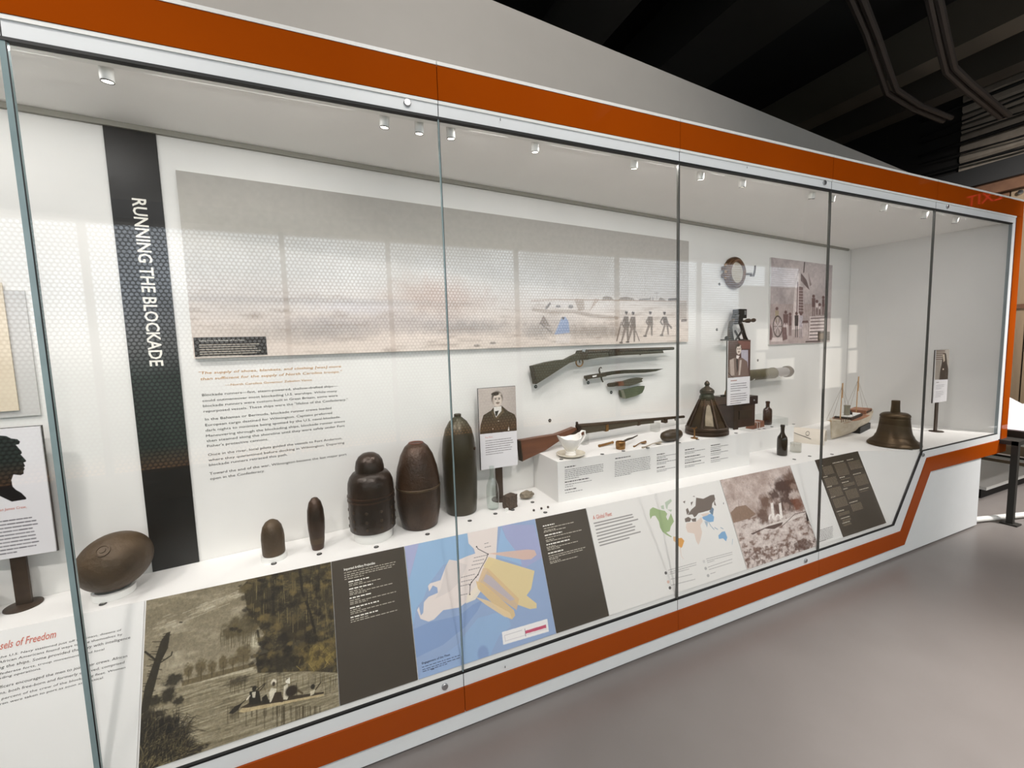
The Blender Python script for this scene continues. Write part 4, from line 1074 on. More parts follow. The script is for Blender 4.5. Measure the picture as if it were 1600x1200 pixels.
t = on_deck('small_shell', 'smallest blunt iron shell on a white disc, left of the slim shell', 'shell', -.271, .345)
MB().lathe([(.048, 0), (.048, .02), (.001, .02)], 32).build('mount_disc', M_WHITE, t)
shell_body(t, [(.040, .021), (.042, .026), (.043, .09), (.041, .112), (.035, .138), (.024, .156), (.010, .165), (.001, .166)], M_IRON3)
t = on_deck('slim_shell', 'slim dark spindle-shaped shell standing between two wider shells', 'shell', -.106, .355)
shell_body(t, [(.022, 0), (.024, .004), (.0275, .03), (.033, .09), (.0345, .13), (.032, .175), (.024, .208), (.012, .225), (.001, .229)], M_IRON)
MB().lathe([(.0275, .028), (.0298, .05), (.0296, .053), (.027, .03)], 32).build('driving_band', M_IRON3, t)

t = on_deck('banded_shell', 'wide black shell with a domed cap and bands on a white drum', 'shell', .126, .368)
MB().lathe([(.082, 0), (.084, .003), (.084, .044), (.001, .044)], 40).build('mount_drum', M_WHITE, t)
shell_body(t, [(.094, .045), (.099, .05), (.0995, .10), (.0995, .235), (.097, .262), (.089, .285), (.076, .302), (.063, .309)], M_IRON2)
shell_body(t, [(.063, .308), (.062, .33), (.057, .355), (.045, .375), (.026, .388), (.001, .392)], M_IRON2, 'domed_cap')
for zz in (.186, .204): MB().lathe([(.099, zz - .004), (.1025, zz - .003), (.1025, zz + .003), (.099, zz + .004)], 48, cap=False).build('band', M_IRON, t)
for k in range(10):
    a = k * 2 * math.pi / 10
    for zz in (.07, .105, .145):
        MB().lathe([(.007, -.002), (.007, .002), (.004, .003), (.0005, .003)], 12, (.099 * math.cos(a), .099 * math.sin(a), zz), (math.cos(a), math.sin(a), 0)).build('stud', M_BRONZE, t)

t = on_deck('ribbed_shell', 'barrel-shaped brown shell with a flat reddish nose, between the banded and tall shells', 'shell', .344, .405)
shell_body(t, [(.080, 0), (.085, .004), (.094, .05), (.102, .10), (.1045, .16), (.103, .22), (.094, .285), (.076, .345), (.055, .384), (.036, .401)], M_IRON)
shell_body(t, [(.036, .400), (.035, .404), (.028, .405), (.024, .401), (.001, .400)], mat('red_brown_iron', (98, 58, 46), .5, .3), 'nose_plug')
MB().lathe([(.1035, .188), (.1055, .19), (.1055, .198), (.1035, .20)], 48, cap=False).build('band', M_IRON3, t)

t = on_deck('tall_shell', 'tallest dark round-nosed shell with a small nub, beside the bearded man sign'.replace('bearded man', 'portrait'), 'shell', .572, .470)
shell_body(t, [(.072, 0), (.078, .006), (.084, .07), (.0875, .18), (.0875, .31), (.081, .38), (.067, .435), (.046, .472), (.024, .492), (.018, .497)], mat('olive_black_iron', (44, 40, 28), .34, .4, c2=(66, 58, 40), scale=10, contrast=.9, bump=.12))
shell_body(t, [(.018, .496), (.0185, .51), (.014, .512), (.001, .512)], M_BRONZE, 'nose_nub', 20)
MB().lathe([(.008, -.003), (.008, .003), (.001, .004)], 14, (.067, -.057, .335), (.76, -.65, 0)).build('stud', M_IRON, t)

t = on_deck('round_shell', 'dark round iron shell at the far left edge beside the silhouette sign post', 'shell', -1.135, .31)
MB().lathe([(.054 * math.cos(a), .054 + .054 * math.sin(a)) for a in [(-90 + 7.5 * k) * math.pi / 180 for k in range(25)]], 32).build('body', M_IRON2, t, smooth=60)
MB().lathe([(.014, -.004), (.014, .003), (.001, .003)], 20, (0, -.030, .098), (0, -.55, .83)).build('fuse_plug', M_BRONZE, t)

# clear bottle, pitted block, stone, shot
t = on_deck('clear_bottle', 'slender clear glass bottle in front of the portrait sign', 'bottle', .73, .425)
MB().lathe([(.001, .006), (.026, .002), (.030, .006), (.0325, .03), (.0325, .10), (.029, .13), (.018, .158), (.0115, .178), (.0105, .212)], 32, cap=False).build('body', M_BOTTLE, t, smooth=60)
MB().lathe([(.0105, .211), (.0135, .213), (.0135, .226), (.009, .228)], 32, cap=False).build('lip', M_BOTTLE, t, smooth=60)


def lump(name, m, t, size, seed, amp, sub=3, box=False):
    bm = bmesh.new(); rg = np.random.RandomState(seed)
    if box:
        bmesh.ops.create_cube(bm, size=1.0); bmesh.ops.subdivide_edges(bm, edges=bm.edges[:], cuts=6, use_grid_fill=True)
    else:
        bmesh.ops.create_icosphere(bm, subdivisions=sub, radius=.5)
    for v in bm.verts:
        k = 1 + amp * (rg.rand() - .5)
        v.co = Vector((v.co.x * size[0] * k, v.co.y * size[1] * k, (v.co.z * k + .5) * size[2]))
    bmesh.ops.recalc_face_normals(bm, faces=bm.faces)
    me = bpy.data.meshes.new(name); bm.to_mesh(me); bm.free(); me.materials.append(m)
    return link(name, me, t)


t = on_deck('wood_fragment', 'small dark pitted block of charred wood right of the clear bottle', 'block', .815, .395, rz=.5)
lump('body', mat('charred_wood', (44, 32, 22), .8, c2=(84, 64, 44), scale=60, contrast=.8, bump=.8, bscale=90), t, (.062, .05, .068), 3, .09, box=True)
lump('chip', M_WHITE, t, (.012, .012, .016), 4, .05, box=True).location = (-.05, -.018, 0)
t = on_deck('ballast_stone', 'small knobbly grey brown stone left of the white platform', 'stone', .948, .47)
lump('body', mat('speckled_stone', (92, 82, 66), .85, c2=(150, 138, 118), scale=70, contrast=.9, bump=.8, bscale=60), t, (.078, .05, .045), 5, .28)
for i, ((x, y), lab) in enumerate(zip(((.902, .29), (.948, .294), (.986, .294)), ('leftmost', 'middle', 'rightmost'))):
    o = MB().lathe([(.0062 * math.cos(a), .0062 + .0062 * math.sin(a)) for a in [(-90 + 15 * k) * math.pi / 180 for k in range(13)]], 16, (x, y, DECK)).build('lead_shot', M_IRON2)
    tag(o, '%s of three tiny dark lead balls on the white deck' % lab, 'ball', 'three lead balls')

# ---------------------------------------------------------------- platforms
PZ = .977
t = on_deck('platform', 'long low white platform with printed captions, holding the lantern and cup', 'platform', 1.071, .335)
fr = front_frame(1.071, .335, DECK)
t.matrix_world = fr
PWD = 2.537 - 1.071
bd = MB(); bd.prism([(0, .224, 0), (PWD, .224, 0), (PWD, .224, -(wall_y(2.537) - .335 - .004)), (0, .224, -(wall_y(1.071) - .335 - .004))], (0, -.2235, 0)); bd.build('body', M_CASE, t, smooth=0, bevel=.0015)
B = lambda r, s=4.706: [(840 + a / s, 680 + b / s, 840 + c / s, 680 + d / s) for a, b, c, d in r]
D = lambda r, s=4.0: [(800 + a / s, 600 + b / s, 800 + c / s, 600 + d / s) for a, b, c, d in r]
text_rows(t, fr, 'caption_title', D([(330, 525, 398, 512), (645, 468, 740, 455), (330, 618, 480, 590), (330, 668, 405, 652), (905, 445, 955, 436), (905, 482, 975, 470), (905, 528, 955, 517), (1080, 416, 1138, 406), (1080, 462, 1175, 443), (1080, 498, 1180, 480), (1242, 388, 1300, 378), (1242, 424, 1305, 413), (1242, 468, 1295, 458)]), M_INKK, 21, .0052)
rows = [(330, 545 + 11 * k, 570 - (k == 5) * 150, 498 + 11 * k + (k == 5) * 28) for k in range(6)] + [(642, 490 + 11 * k, 865 - (k == 8) * 120, 455 + 11 * k + (k == 8) * 20) for k in range(9)]
rows += [(332, 632, 500, 604), (332, 646, 385, 637), (332, 682, 440, 664)]
for x0, x1, ys in ((905, 1030, (457, 494, 540)), (1080, 1205, (428, 474, 512)), (1242, 1350, (400, 436, 480))):
    for yy in ys:
        rows += [(x0, yy, x1, yy - 18), (x0, yy + 10, x0 + 60, yy + 1)]
text_rows(t, fr, 'fine_print', D(rows), mat('mid_grey_ink', (128, 126, 126), .7), 22, .0034)

t = on_deck('side_platform', 'lower white platform behind the dark wine bottle, holding the flask', 'platform', 2.60, .55)
MB().prism([(.02, 0, 0), (.715, 0, 0), (.715, wall_y(3.315) - .554, 0), (.02, wall_y(2.62) - .554, 0)], (0, 0, .150)).build('body', M_CASE, t, smooth=0, bevel=.0015)
AC = MB(); AC.box(.16, .69, .03, .034, .151, .215); AC.box(.16, .69, .255, .259, .151, .215); AC.box(.16, .164, .034, .255, .151, .215); AC.box(.686, .69, .034, .255, .151, .215)
o = tag(AC.build('acrylic_cover', M_CLEAR, None, smooth=0), 'clear acrylic guard around the flask on the lower platform', 'cover'); o.location = (2.60, .55, DECK)

# ---------------------------------------------------------------- on the long platform
def cup_mesh():
    mb = MB(); prof = [(.030, .018), (.026, .024), (.034, .034), (.050, .056), (.058, .080), (.062, .104), (.059, .104), (.055, .08), (.046, .056), (.030, .036), (.002, .032)]
    seg = 36; rs = []
    for r, z in prof:
        ring = []
        for k in range(seg):
            a = 2 * math.pi * k / seg; up = max(0, (z - .06) / .044)
            lip = max(0, math.cos(a - math.pi)) ** 6; back = max(0, math.cos(a)) ** 4
            rr = r * (1 + .32 * lip * up); zz = z + .014 * lip * up + .016 * back * up - .008 * up * (1 - lip - back) + .0025 * up * math.cos(6 * a)
            ring.append((rr * math.cos(a), rr * math.sin(a), zz))
        rs.append(ring)
    mb.rings(rs, True); return mb


t = on_deck('cream_jug', 'white pressed-glass cream jug with a curled handle, standing on a pale saucer', 'jug', 1.195, .405, PZ + .0062)
cup_mesh().build('body', M_PORC, t, smooth=50)
MB().lathe([(.030, .001), (.031, .004), (.026, .014), (.030, .019)], 32).build('foot', M_PORC, t)
MB().tube([(.056, 0, .112), (.076, 0, .128), (.094, 0, .124), (.096, 0, .100), (.082, 0, .076), (.054, 0, .054)], [.006, .006, .0055, .005, .005, .005], 10).build('handle', M_PORC, t)
t = on_deck('saucer', 'pale cream saucer under the white cream jug', 'saucer', 1.195, .405, PZ)
MB().lathe([(.001, .0055), (.045, .0055), (.062, .009), (.080, .019), (.081, .016), (.064, .004), (.048, .0005), (.001, .0005)], 44).build('plate', mat('cream_porcelain', (232, 224, 206), .2, coat=.3), t)
t = on_deck('bone_handle', 'short brass coloured handle lying on the platform right of the cream jug', 'handle', 1.50, .50, PZ)
MB().lathe([(.001, -.058), (.008, -.057), (.0095, -.052), (.0075, -.044), (.007, .045), (.009, .05), (.0085, .057), (.001, .058)], 18, (0, 0, .011), (1, .12, .06)).build('grip', M_BRASS, t)
MB().box(-.03, -.02, -.006, .006, 0, .006).build('cradle', M_CLEAR, t, smooth=0)
t = on_deck('brass_dipper', 'small brass cup with a long dark handle lying on the platform', 'dipper', 1.527, .395, PZ)
MB().lathe([(.022, 0), (.026, .002), (.0275, .012), (.0265, .016), (.0285, .02), (.028, .042), (.025, .046), (.022, .043), (.02, .008), (.001, .006)], 32).build('bowl', M_BRASS, t)
MB().tube([(.024, .01, .038), (.10, .06, .034), (.16, .09, .03), (.24, .14, .028)], [.006, .007, .005, .0035], 10).build('handle', M_BRONZE, t)


def spoon(label, x, y, rz, ln, m):
    s = on_deck('spoon', label, 'spoon', x, y, PZ, 'two spoons on the platform', rz)
    mb = MB(); rs = []
    for k in range(9):
        a = k / 8; wd = .017 * math.sin(math.pi * min(1, .06 + a * .92)) + .001
        rs.append([(ln + .055 * a, wd * math.cos(q), .009 + .006 * (1 - math.sin(math.pi * a)) - .006 * (1 if math.sin(q) < 0 else .2) * abs(math.sin(q))) for q in [2 * math.pi * j / 14 for j in range(14)]])
    mb.rings(rs); mb.build('bowl', m, s)
    MB().tube([(0, 0, .004), (ln * .2, 0, .004), (ln * .7, 0, .012), (ln + .004, 0, .014)], [.006, .004, .003, .003], 8).build('stem', m, s)
    return s


spoon('pale spoon with its bowl by the dark oval float', 1.645, .345, .18, .12, mat('tarnished_silver', (176, 164, 146), .35, .6))
spoon('dark tarnished spoon lying behind the pale spoon', 1.62, .39, .35, .085, M_BRASS)
t = on_deck('oval_float', 'dark brown cigar-shaped wooden float lying before the lantern', 'float', 1.92, .40, PZ)
MB().lathe([(.001, -.089), (.016, -.087), (.029, -.07), (.036, -.03), (.037, .01), (.034, .05), (.026, .075), (.012, .088), (.001, .089)], 32, (0, 0, .037), (1, .15, 0)).build('body', mat('dark_oiled_wood', (40, 30, 18), .4, c2=(74, 58, 34), scale=9, stretch=(1, 5, 5), contrast=.8), t, smooth=60)
MB().torus((0, 0, .037), .0365, .002, (1, .15, 0), 28, 6).build('cord', M_BRONZE, t)
t = on_deck('brass_stand', 'tiny brass stand with a crossbar between the float and the lantern', 'stand', 2.095, .385, PZ)
MB().lathe([(.022, 0), (.022, .004), (.008, .007), (.0045, .012), (.0045, .06), (.008, .064), (.001, .066)], 20).build('stem', M_BRASS, t)
MB().tube([(-.018, 0, .068), (0, 0, .063), (.018, 0, .068)], .004, 8).build('crossbar', M_BRASS, t)

# ship's lantern
M_LANT = mat('lantern_bronze', (50, 37, 26), .4, .5, c2=(70, 53, 37), scale=14)
t = on_deck('ship_lantern', 'large conical bronze ship lantern with glazed sides and an acorn finial', 'lantern', 2.277, .455, PZ)
MB().lathe([(.128, 0), (.135, .004), (.135, .022), (.130, .026), (.133, .03), (.133, .046), (.126, .052), (.118, .05)], 48).build('base', M_LANT, t)
NS = 8
for k in range(NS):
    a0 = (k + .5) * 2 * math.pi / NS + .10; a1 = (k + 1.5) * 2 * math.pi / NS + .10; am = (a0 + a1) / 2
    lo, hi = Vector((.122 * math.cos(a0), .122 * math.sin(a0), .05)), Vector((.045 * math.cos(a0), .045 * math.sin(a0), .232))
    MB().tube([lo, hi], [.0085, .006], 8).build('rib', M_LANT, t)
    p = [Vector((r * math.cos(a), r * math.sin(a), z)) for r, a, z in ((.118, a0, .05), (.118, a1, .05), (.043, a1, .23), (.043, a0, .23))]
    n = (p[1] - p[0]).cross(p[3] - p[0]).normalized()
    MB().prism(p, n * -.003).build('glass_panel', mat('smoky_lantern_glass', (48, 38, 27), .2, c2=(70, 56, 40), scale=10, coat=.3), t, smooth=0)
    if k == 4:
        cu = lambda u, v: (p[0] * (1 - u) + p[1] * u) * (1 - v) + (p[3] * (1 - u) + p[2] * u) * v + n * .0015
        MB().prism([cu(u, v) for u, v in ((.22, .10), (.80, .08), (.84, .45), (.74, .78), (.50, .84), (.28, .76), (.18, .4))], n * -.004).build('clear_window', mat('grey_lantern_window', (134, 122, 102), .25, c2=(164, 150, 128), scale=30), t, smooth=0)
MB().lathe([(.047, .228), (.049, .232), (.047, .25), (.040, .262), (.041, .268)], 32).build('collar', mat('green_bronze', (42, 42, 28), .4, .5), t)
MB().lathe([(.040, .266), (.046, .276), (.044, .290), (.030, .304), (.016, .312), (.011, .320)], 32).build('hood', M_LANT, t)
MB().lathe([(.011, .319), (.016, .326), (.017, .336), (.011, .346), (.006, .352), (.001, .354)], 24).build('finial', M_LANT, t)

# dark chest with a loop handle, behind the small portrait sign
M_CHEST = mat('chest_wood', (46, 30, 22), .35, c2=(70, 46, 32), scale=8, stretch=(1, 1, 5), contrast=.8, coat=.3)
t = on_deck('wooden_chest', 'dark brown wooden chest behind the lantern and the small portrait sign', 'chest', 2.545, .47, PZ)
MB().box(0, .215, 0, .17, .0005, .155).build('body', M_CHEST, t, smooth=0, bevel=.003)
MB().box(-.006, .235, -.006, .172, .157, .215).build('lid', mat('chest_lid_wood', (36, 22, 18), .3, c2=(54, 34, 26), scale=8, coat=.3), t, smooth=0, bevel=.004)
MB().box(.05, .17, -.008, -.001, .06, .12).build('label_plate', M_BRONZE, t, smooth=0, bevel=.002)
for xx in (.02, .195): MB().lathe([(.006, 0), (.006, .004), (.001, .005)], 12, (xx, -.006, .185), (0, -1, 0)).build('stud', M_STEEL, t)
t = on_deck('octant_arc', 'brass arc and black bar of a small instrument resting on the chest', 'instrument', 2.545, .55, PZ + .2156)
MB().box(-.02, .13, -.012, .012, 0, .014).build('bar', M_BLACK, t, smooth=0, bevel=.002)
MB().tube([(.055 + .045 * math.cos(a), 0, .012 + .05 * math.sin(a)) for a in [k * math.pi / 14 for k in range(15)]], .004, 8).build('arc', M_BRASS, t)
MB().tube([(.09, 0, .012), (.075, 0, .075), (.085, 0, .125), (.115, 0, .15), (.14, 0, .13)], .0035, 8).build('loop', M_BLACK, t)

# ---------------------------------------------------------------- bottles, ring, plug at the right
def bottle(name, label, x, y, z, prof, m=M_DKBOTTLE, flat=1.0):
    t = on_deck(name, label, 'bottle', x, y, z)
    cut = [i for i, p in enumerate(prof) if p[0] < .4 * max(q[0] for q in prof) and p[1] > .3 * prof[-1][1]][0]
    MB().lathe(prof[:cut + 1], 32, sy=flat).build('body', m, t, smooth=50)
    MB().lathe(prof[cut:-3], 28).build('neck', m, t, smooth=50)
    MB().lathe(prof[-3:], 28).build('lip', m, t, smooth=50)
    return t


bottle('wine_bottle', 'dark olive wine bottle standing alone on the deck before the lower platform', 2.947, .392, DECK, [(.028, 0), (.033, .004), (.0335, .03), (.0335, .115), (.030, .134), (.018, .152), (.0125, .168), (.0125, .205), (.0145, .206), (.0145, .218), (.012, .224)])
bottle('flask_bottle', 'squat dark brown flask with wide shoulders on the lower platform', 3.20, .69, DECK + .150, [(.036, 0), (.040, .003), (.041, .02), (.041, .112), (.036, .128), (.022, .138), (.0145, .145), (.0135, .172), (.0165, .173), (.0165, .188), (.012, .191)], mat('brown_bottle_glass', (44, 28, 18), .15, c2=(66, 40, 26), scale=20, coat=.4), .7)
t = on_deck('glass_tumbler', 'low clear glass ring right of the dark wine bottle', 'glass', 3.115, .404)
MB().lathe([(.036, 0), (.037, .003), (.037, .066), (.034, .068), (.033, .064), (.033, .004)], 36, cap=False).build('wall', glass_mat('frosted_ring_glass', (0.90, 0.90, 0.88), 1.8, .1), t, smooth=50)
MB().lathe([(.036, .001), (.036, .004), (.001, .004)], 36).build('bottom', M_CLEAR, t)
t = on_deck('tobacco_plug', 'reddish brown wooden plug tied with white thread, left of the flask', 'plug', 3.02, .66, DECK + .150, rz=.2)
MB().prism([(-.085, -.025, 0), (-.06, -.03, .034), (.075, -.03, .05), (.085, -.03, 0)], (0, .058, 0)).build('body', mat('red_brown_plug', (112, 66, 46), .7, c2=(142, 90, 64), scale=20), t, smooth=0, bevel=.008)
for xx in (-.035, .0): MB().tube([(xx, -.032, .001), (xx + .002, -.033, .046), (xx + .004, .03, .052), (xx + .004, .03, .001)], .002, 6).build('thread', M_WHITE, t)

# curled letter leaning before the ship model
t = on_deck('curled_letter', 'curled pale sheet with faint pen strokes lying left of the ship model', 'letter', 3.50, .58, rz=-1.15); t.scale = (.85, 1.15, 1.45)
mb = MB(); n = 16
out = [(.075 * math.cos(a), .075 * math.sin(a)) for a in [k * math.pi / n for k in range(n + 1)]]
sec = [(x, z) for x, z in out] + [(x * .965, max(z * .965, .0)) for x, z in reversed(out)]
mb.prism([(-.16, y, z) for y, z in sec], (.32, 0, 0)); mb.build('sheet', mat('pale_sheet', (226, 216, 202), .7), t)
MB().tube([(-.1, -.052, .056), (-.04, -.062, .044), (.0, -.066, .038), (.06, -.071, .027)], .0016, 6).build('pen_stroke', M_INKK, t)
MB().torus((.03, -.055, .054), .014, .0012, (0, -.72, .7), 20, 6).build('pen_loop', M_INKK, t)

# ---------------------------------------------------------------- model steamer
t = on_deck('ship_model', 'model steamship with two bare masts and a pale hull on a black block', 'ship model', 4.15, .61, rz=.25); t.scale = (1.75, 1.5, 1.2)
M_HULL = mat('pale_hull', (214, 204, 186), .5, c2=(176, 160, 134), scale=26, contrast=.7)
HL = .27
def hull_sec(u, zs):
    """half breadth along the hull, u -1 bow (local -x) .. 1 stern"""
    b = .066 * (1 - max(0, -u - .1) ** 1.8 * 1.15) * (1 - max(0, u - .45) ** 2 * 1.6)
    return max(b, .004)
rs = []
for k in range(25):
    u = -1 + 2 * k / 24; b = hull_sec(u, 0); sh = .108 + .022 * abs(u) ** 2.2 + (.012 if u < -.5 else 0); x = u * HL
    keel = .004 + .018 * max(0, u - .7) + (.05 * max(0, -u - .86))
    ring = []
    for q in range(13):
        s = -1 + q / 6; a = abs(s); zz = keel + (sh - keel) * a ** 1.7; yy = math.copysign(b * (a ** .55), s) if a else 0
        ring.append((x - .02 * max(0, -u - .6) * (zz / .1), yy, zz))
    rs.append(ring)
mb = MB(); mb.rings(rs); mb.build('hull', M_HULL, t, smooth=50)
MB().prism([(u * HL, s * hull_sec(u, 0) * .97, .1085) for s, us in ((-1, [-.9 + .15 * k for k in range(13)]), (1, [.9 - .15 * k for k in range(13)])) for u in us], (0, 0, .003)).build('deck', mat('model_deck', (168, 120, 88), .6, c2=(140, 92, 66), scale=30), t, smooth=0)
MB().box(-.02, .16, -.056, .056, .0, .045).build('stand_block', M_BLACK, t, smooth=0, bevel=.003)
MB().box(-.11, .07, -.040, .040, .112, .130).build('deckhouse', mat('black_deckhouse', (40, 36, 30), .5), t, smooth=0, bevel=.002)
MB().box(-.10, .06, -.034, .034, .1305, .134).build('deckhouse_roof', M_WHITE, t, smooth=0)
MB().lathe([(.014, .134), (.014, .198), (.016, .199), (.016, .205), (.011, .205)], 20, (-.05, 0, 0)).build('funnel', mat('grey_funnel', (132, 128, 112), .5), t)
MB().box(.12, .23, -.042, .042, .113, .142).build('poop_house', mat('red_brown_house', (150, 104, 78), .6), t, smooth=0, bevel=.002)
for k in range(5): MB().box(.13 + .02 * k, .139 + .02 * k, -.044, .044, .122, .134).build('porthole_panel', M_BLACK, t, smooth=0)
for k, xx in enumerate((-.02, .0, .03)): MB().lathe([(.006, .134), (.005, .15), (.001, .152)], 10, (xx, -.012 + .01 * k, 0)).build('ventilator', M_BLACK, t)
M_MAST = mat('mast_wood', (186, 146, 98), .5)
for xx, ht in ((-.15, .375), (.105, .395)):
    m_ = MB().tube([(xx, 0, .11), (xx + .012, 0, ht)], [.0030, .0018], 8).build('mast', M_MAST, t)
    MB().tube([(xx + .02, 0, ht * .72), (xx + .02, 0, ht)], .0022, 6).build('topmast', M_MAST, m_)
    for s in (-1, 1):
        for dx in (-.045, .05): MB().tube([(xx + dx, s * .05, .118), (xx + .009, 0, ht * .93)], .0006, 5).build('shroud', mat('pale_cord', (140, 124, 106), .7), m_)
MB().tube([(-.265, 0, .13), (-.33, 0, .15)], [.003, .0015], 6).build('bowsprit', M_MAST, t)
for k in range(6): MB().tube([(-.23 + .02 * k, -.03 - .003 * k, .12), (-.23 + .02 * k, -.03 - .003 * k, .14)], .0015, 5).build('rail_post', M_RUST, t)
MB().box(-.20, -.165, -.02, .02, .112, .132).build('windlass', M_RUST, t, smooth=0, bevel=.003)

# ---------------------------------------------------------------- bell
t = on_deck('ship_bell', 'large bronze ship bell with a flared rim near the right end', 'bell', 3.925, .185)
MB().lathe([(.150, .012), (.158, .002), (.162, .006), (.160, .016), (.140, .034), (.121, .056), (.106, .088), (.097, .13), (.091, .18), (.087, .218)], 64).build('body', M_BELL, t, smooth=50)
MB().lathe([(.087, .217), (.091, .220), (.091, .228), (.086, .236), (.074, .246), (.040, .252)], 64).build('shoulder', M_BELL, t)
MB().lathe([(.030, .250), (.029, .256), (.026, .30), (.026, .338), (.024, .343), (.001, .343)], 28).build('crown', M_BELL, t)
for zz, r in ((.030, .146), (.072, .1145), (.205, .0895)): MB().torus((0, 0, zz), r, .0022, seg=56, ms=6).build('moulding', M_BELL, t)

# ================================================================== THINGS HUNG ON THE BACK WALL
ZR = lambda pts: zpx(800, 520, 5.714, pts)


def wall_thing(name, label, cat, x, z, off):
    mwx = wall_frame(x, z, off); return thing(name, label, cat, mw=mwx), mwx


def slab(t, mwx, name, pts, m, zc, th, bevel=.004, parent=None):
    """piece with a measured outline, th thick and centred zc in front of the hanging plane"""
    p = [to_local(mwx, *q) for q in pts]
    return MB().prism([(x, y, zc - th / 2) for x, y in p], (0, 0, th)).build(name, m, parent or t, smooth=40, bevel=bevel)


def lp(mwx, pts, z=0.0): return [(*to_local(mwx, *q), z) for q in ZR(pts)]


M_GUNMETAL = mat('rust_brown_gunmetal', (52, 42, 32), .5, .5, c2=(82, 66, 48), scale=20, contrast=.9, bump=.3)
# upper, shortened rifle
t, mg = wall_thing('short_rifle', 'short broken-ended rifle with a greenish stock, upper of two guns on the wall', 'rifle', 1.08, 1.40, .045)
slab(t, mg, 'stock', ZR([(175, 295), (300, 262), (400, 244), (470, 238), (520, 212), (585, 182), (600, 215), (570, 247), (500, 268), (430, 312), (330, 377), (230, 440), (205, 455), (190, 400)]), M_OLDWOOD, 0, .036, .009)
slab(t, mg, 'butt_plate', ZR([(170, 297), (178, 294), (210, 452), (200, 458)]), M_GUNMETAL, 0, .040, .002)
slab(t, mg, 'receiver', ZR([(580, 182), (590, 158), (660, 152), (672, 165), (668, 240), (600, 245), (568, 240)]), M_GUNMETAL, 0, .034, .005)
slab(t, mg, 'forestock', ZR([(665, 182), (1000, 166), (1330, 158), (1338, 180), (1180, 190), (930, 204), (760, 222), (664, 238)]), M_OLDWOOD, 0, .034, .007)
a, b = lp(mg, [(660, 172), (1435, 139)], .004); MB().tube([a, b], [.0165, .0105], 16).build('barrel', M_GUNMETAL, t)
slab(t, mg, 'rear_sight', ZR([(845, 160), (855, 148), (915, 143), (918, 165), (920, 203), (850, 207)]), M_GUNMETAL, 0, .042, .004)
slab(t, mg, 'breech_lever', ZR([(610, 165), (618, 150), (640, 148), (636, 170)]), M_STEEL, .012, .012, .002)
c, e = lp(mg, [(602, 262), (632, 262)], 0); MB().torus(c, abs(e[0] - c[0]), .0045, (0, 0, 1), 28, 8).build('trigger_guard', M_BRASS, t)
a, b = lp(mg, [(600, 240), (606, 268)], 0); MB().tube([a, b], .003, 8).build('trigger', M_GUNMETAL, t)
a, b = lp(mg, [(1145, 186), (1145, 198)], 0); MB().tube([a, b], .005, 8).build('sling_swivel', M_GUNMETAL, t)
for q in ((470, 245), (1180, 190)):
    a = lp(mg, [q], -.044)[0]; MB().tube([a, (a[0], a[1], -.005)], .004, 8).build('wall_hook', M_WHITE, t)
# lower long rifle musket
t, mg = wall_thing('long_musket', 'long rifle musket with a reddish butt, resting above the white platform', 'rifle', .98, 1.0, .065)
slab(t, mg, 'stock', ZR([(60, 958), (220, 930), (380, 905), (450, 880), (545, 842), (600, 860), (640, 872), (640, 898), (560, 930), (470, 945), (420, 952), (280, 1045), (80, 1140)]), M_WOOD, 0, .038, .010)
slab(t, mg, 'butt_plate', ZR([(55, 962), (63, 957), (84, 1136), (76, 1143)]), M_GUNMETAL, 0, .042, .002)
slab(t, mg, 'forestock', ZR([(590, 842), (830, 818), (1110, 790), (1250, 780), (1252, 803), (1110, 820), (830, 868), (650, 895), (592, 900)]), M_OLDWOOD, 0, .034, .007)
a, b = lp(mg, [(575, 836), (1530, 748)], .004); MB().tube([a, b], [.0155, .0095], 16).build('barrel', M_GUNMETAL, t)
slab(t, mg, 'lock_plate', ZR([(500, 905), (560, 860), (610, 850), (606, 880), (560, 905)]), M_GUNMETAL, .019, .008, .002)
slab(t, mg, 'hammer', ZR([(552, 790), (562, 788), (566, 820), (590, 826), (594, 850), (575, 905), (556, 912), (566, 860), (552, 830)]), M_IRON2, .024, .012, .003)
for q in ((832, 818, 874), (1118, 786, 822), (1360, 764, 800)):
    a, b = lp(mg, [(q[0], q[1]), (q[0], q[2])], 0)
    MB().obox(((a[0] + b[0]) / 2, (a[1] + b[1]) / 2, 0), (.011, .001, 0), (0, abs(a[1] - b[1]) / 2 + .001, 0), (0, 0, .020)).build('barrel_band', M_BRASS if q[0] < 900 else M_GUNMETAL, t, bevel=.003)
a, b = lp(mg, [(1455, 768), (1458, 782)], 0); MB().tube([a, b], .004, 8).build('sling_swivel', M_GUNMETAL, t)
for q in ((1280, 792), (640, 895)):
    a = lp(mg, [q], 0)[0]; MB().box(a[0] - .022, a[0] + .022, PZ - 1.0 + .001, a[1] - .006, -.028, .022).build('acrylic_rest', glass_mat('milky_acrylic', (.93, .93, .92), 1.2, .1), t, smooth=0)
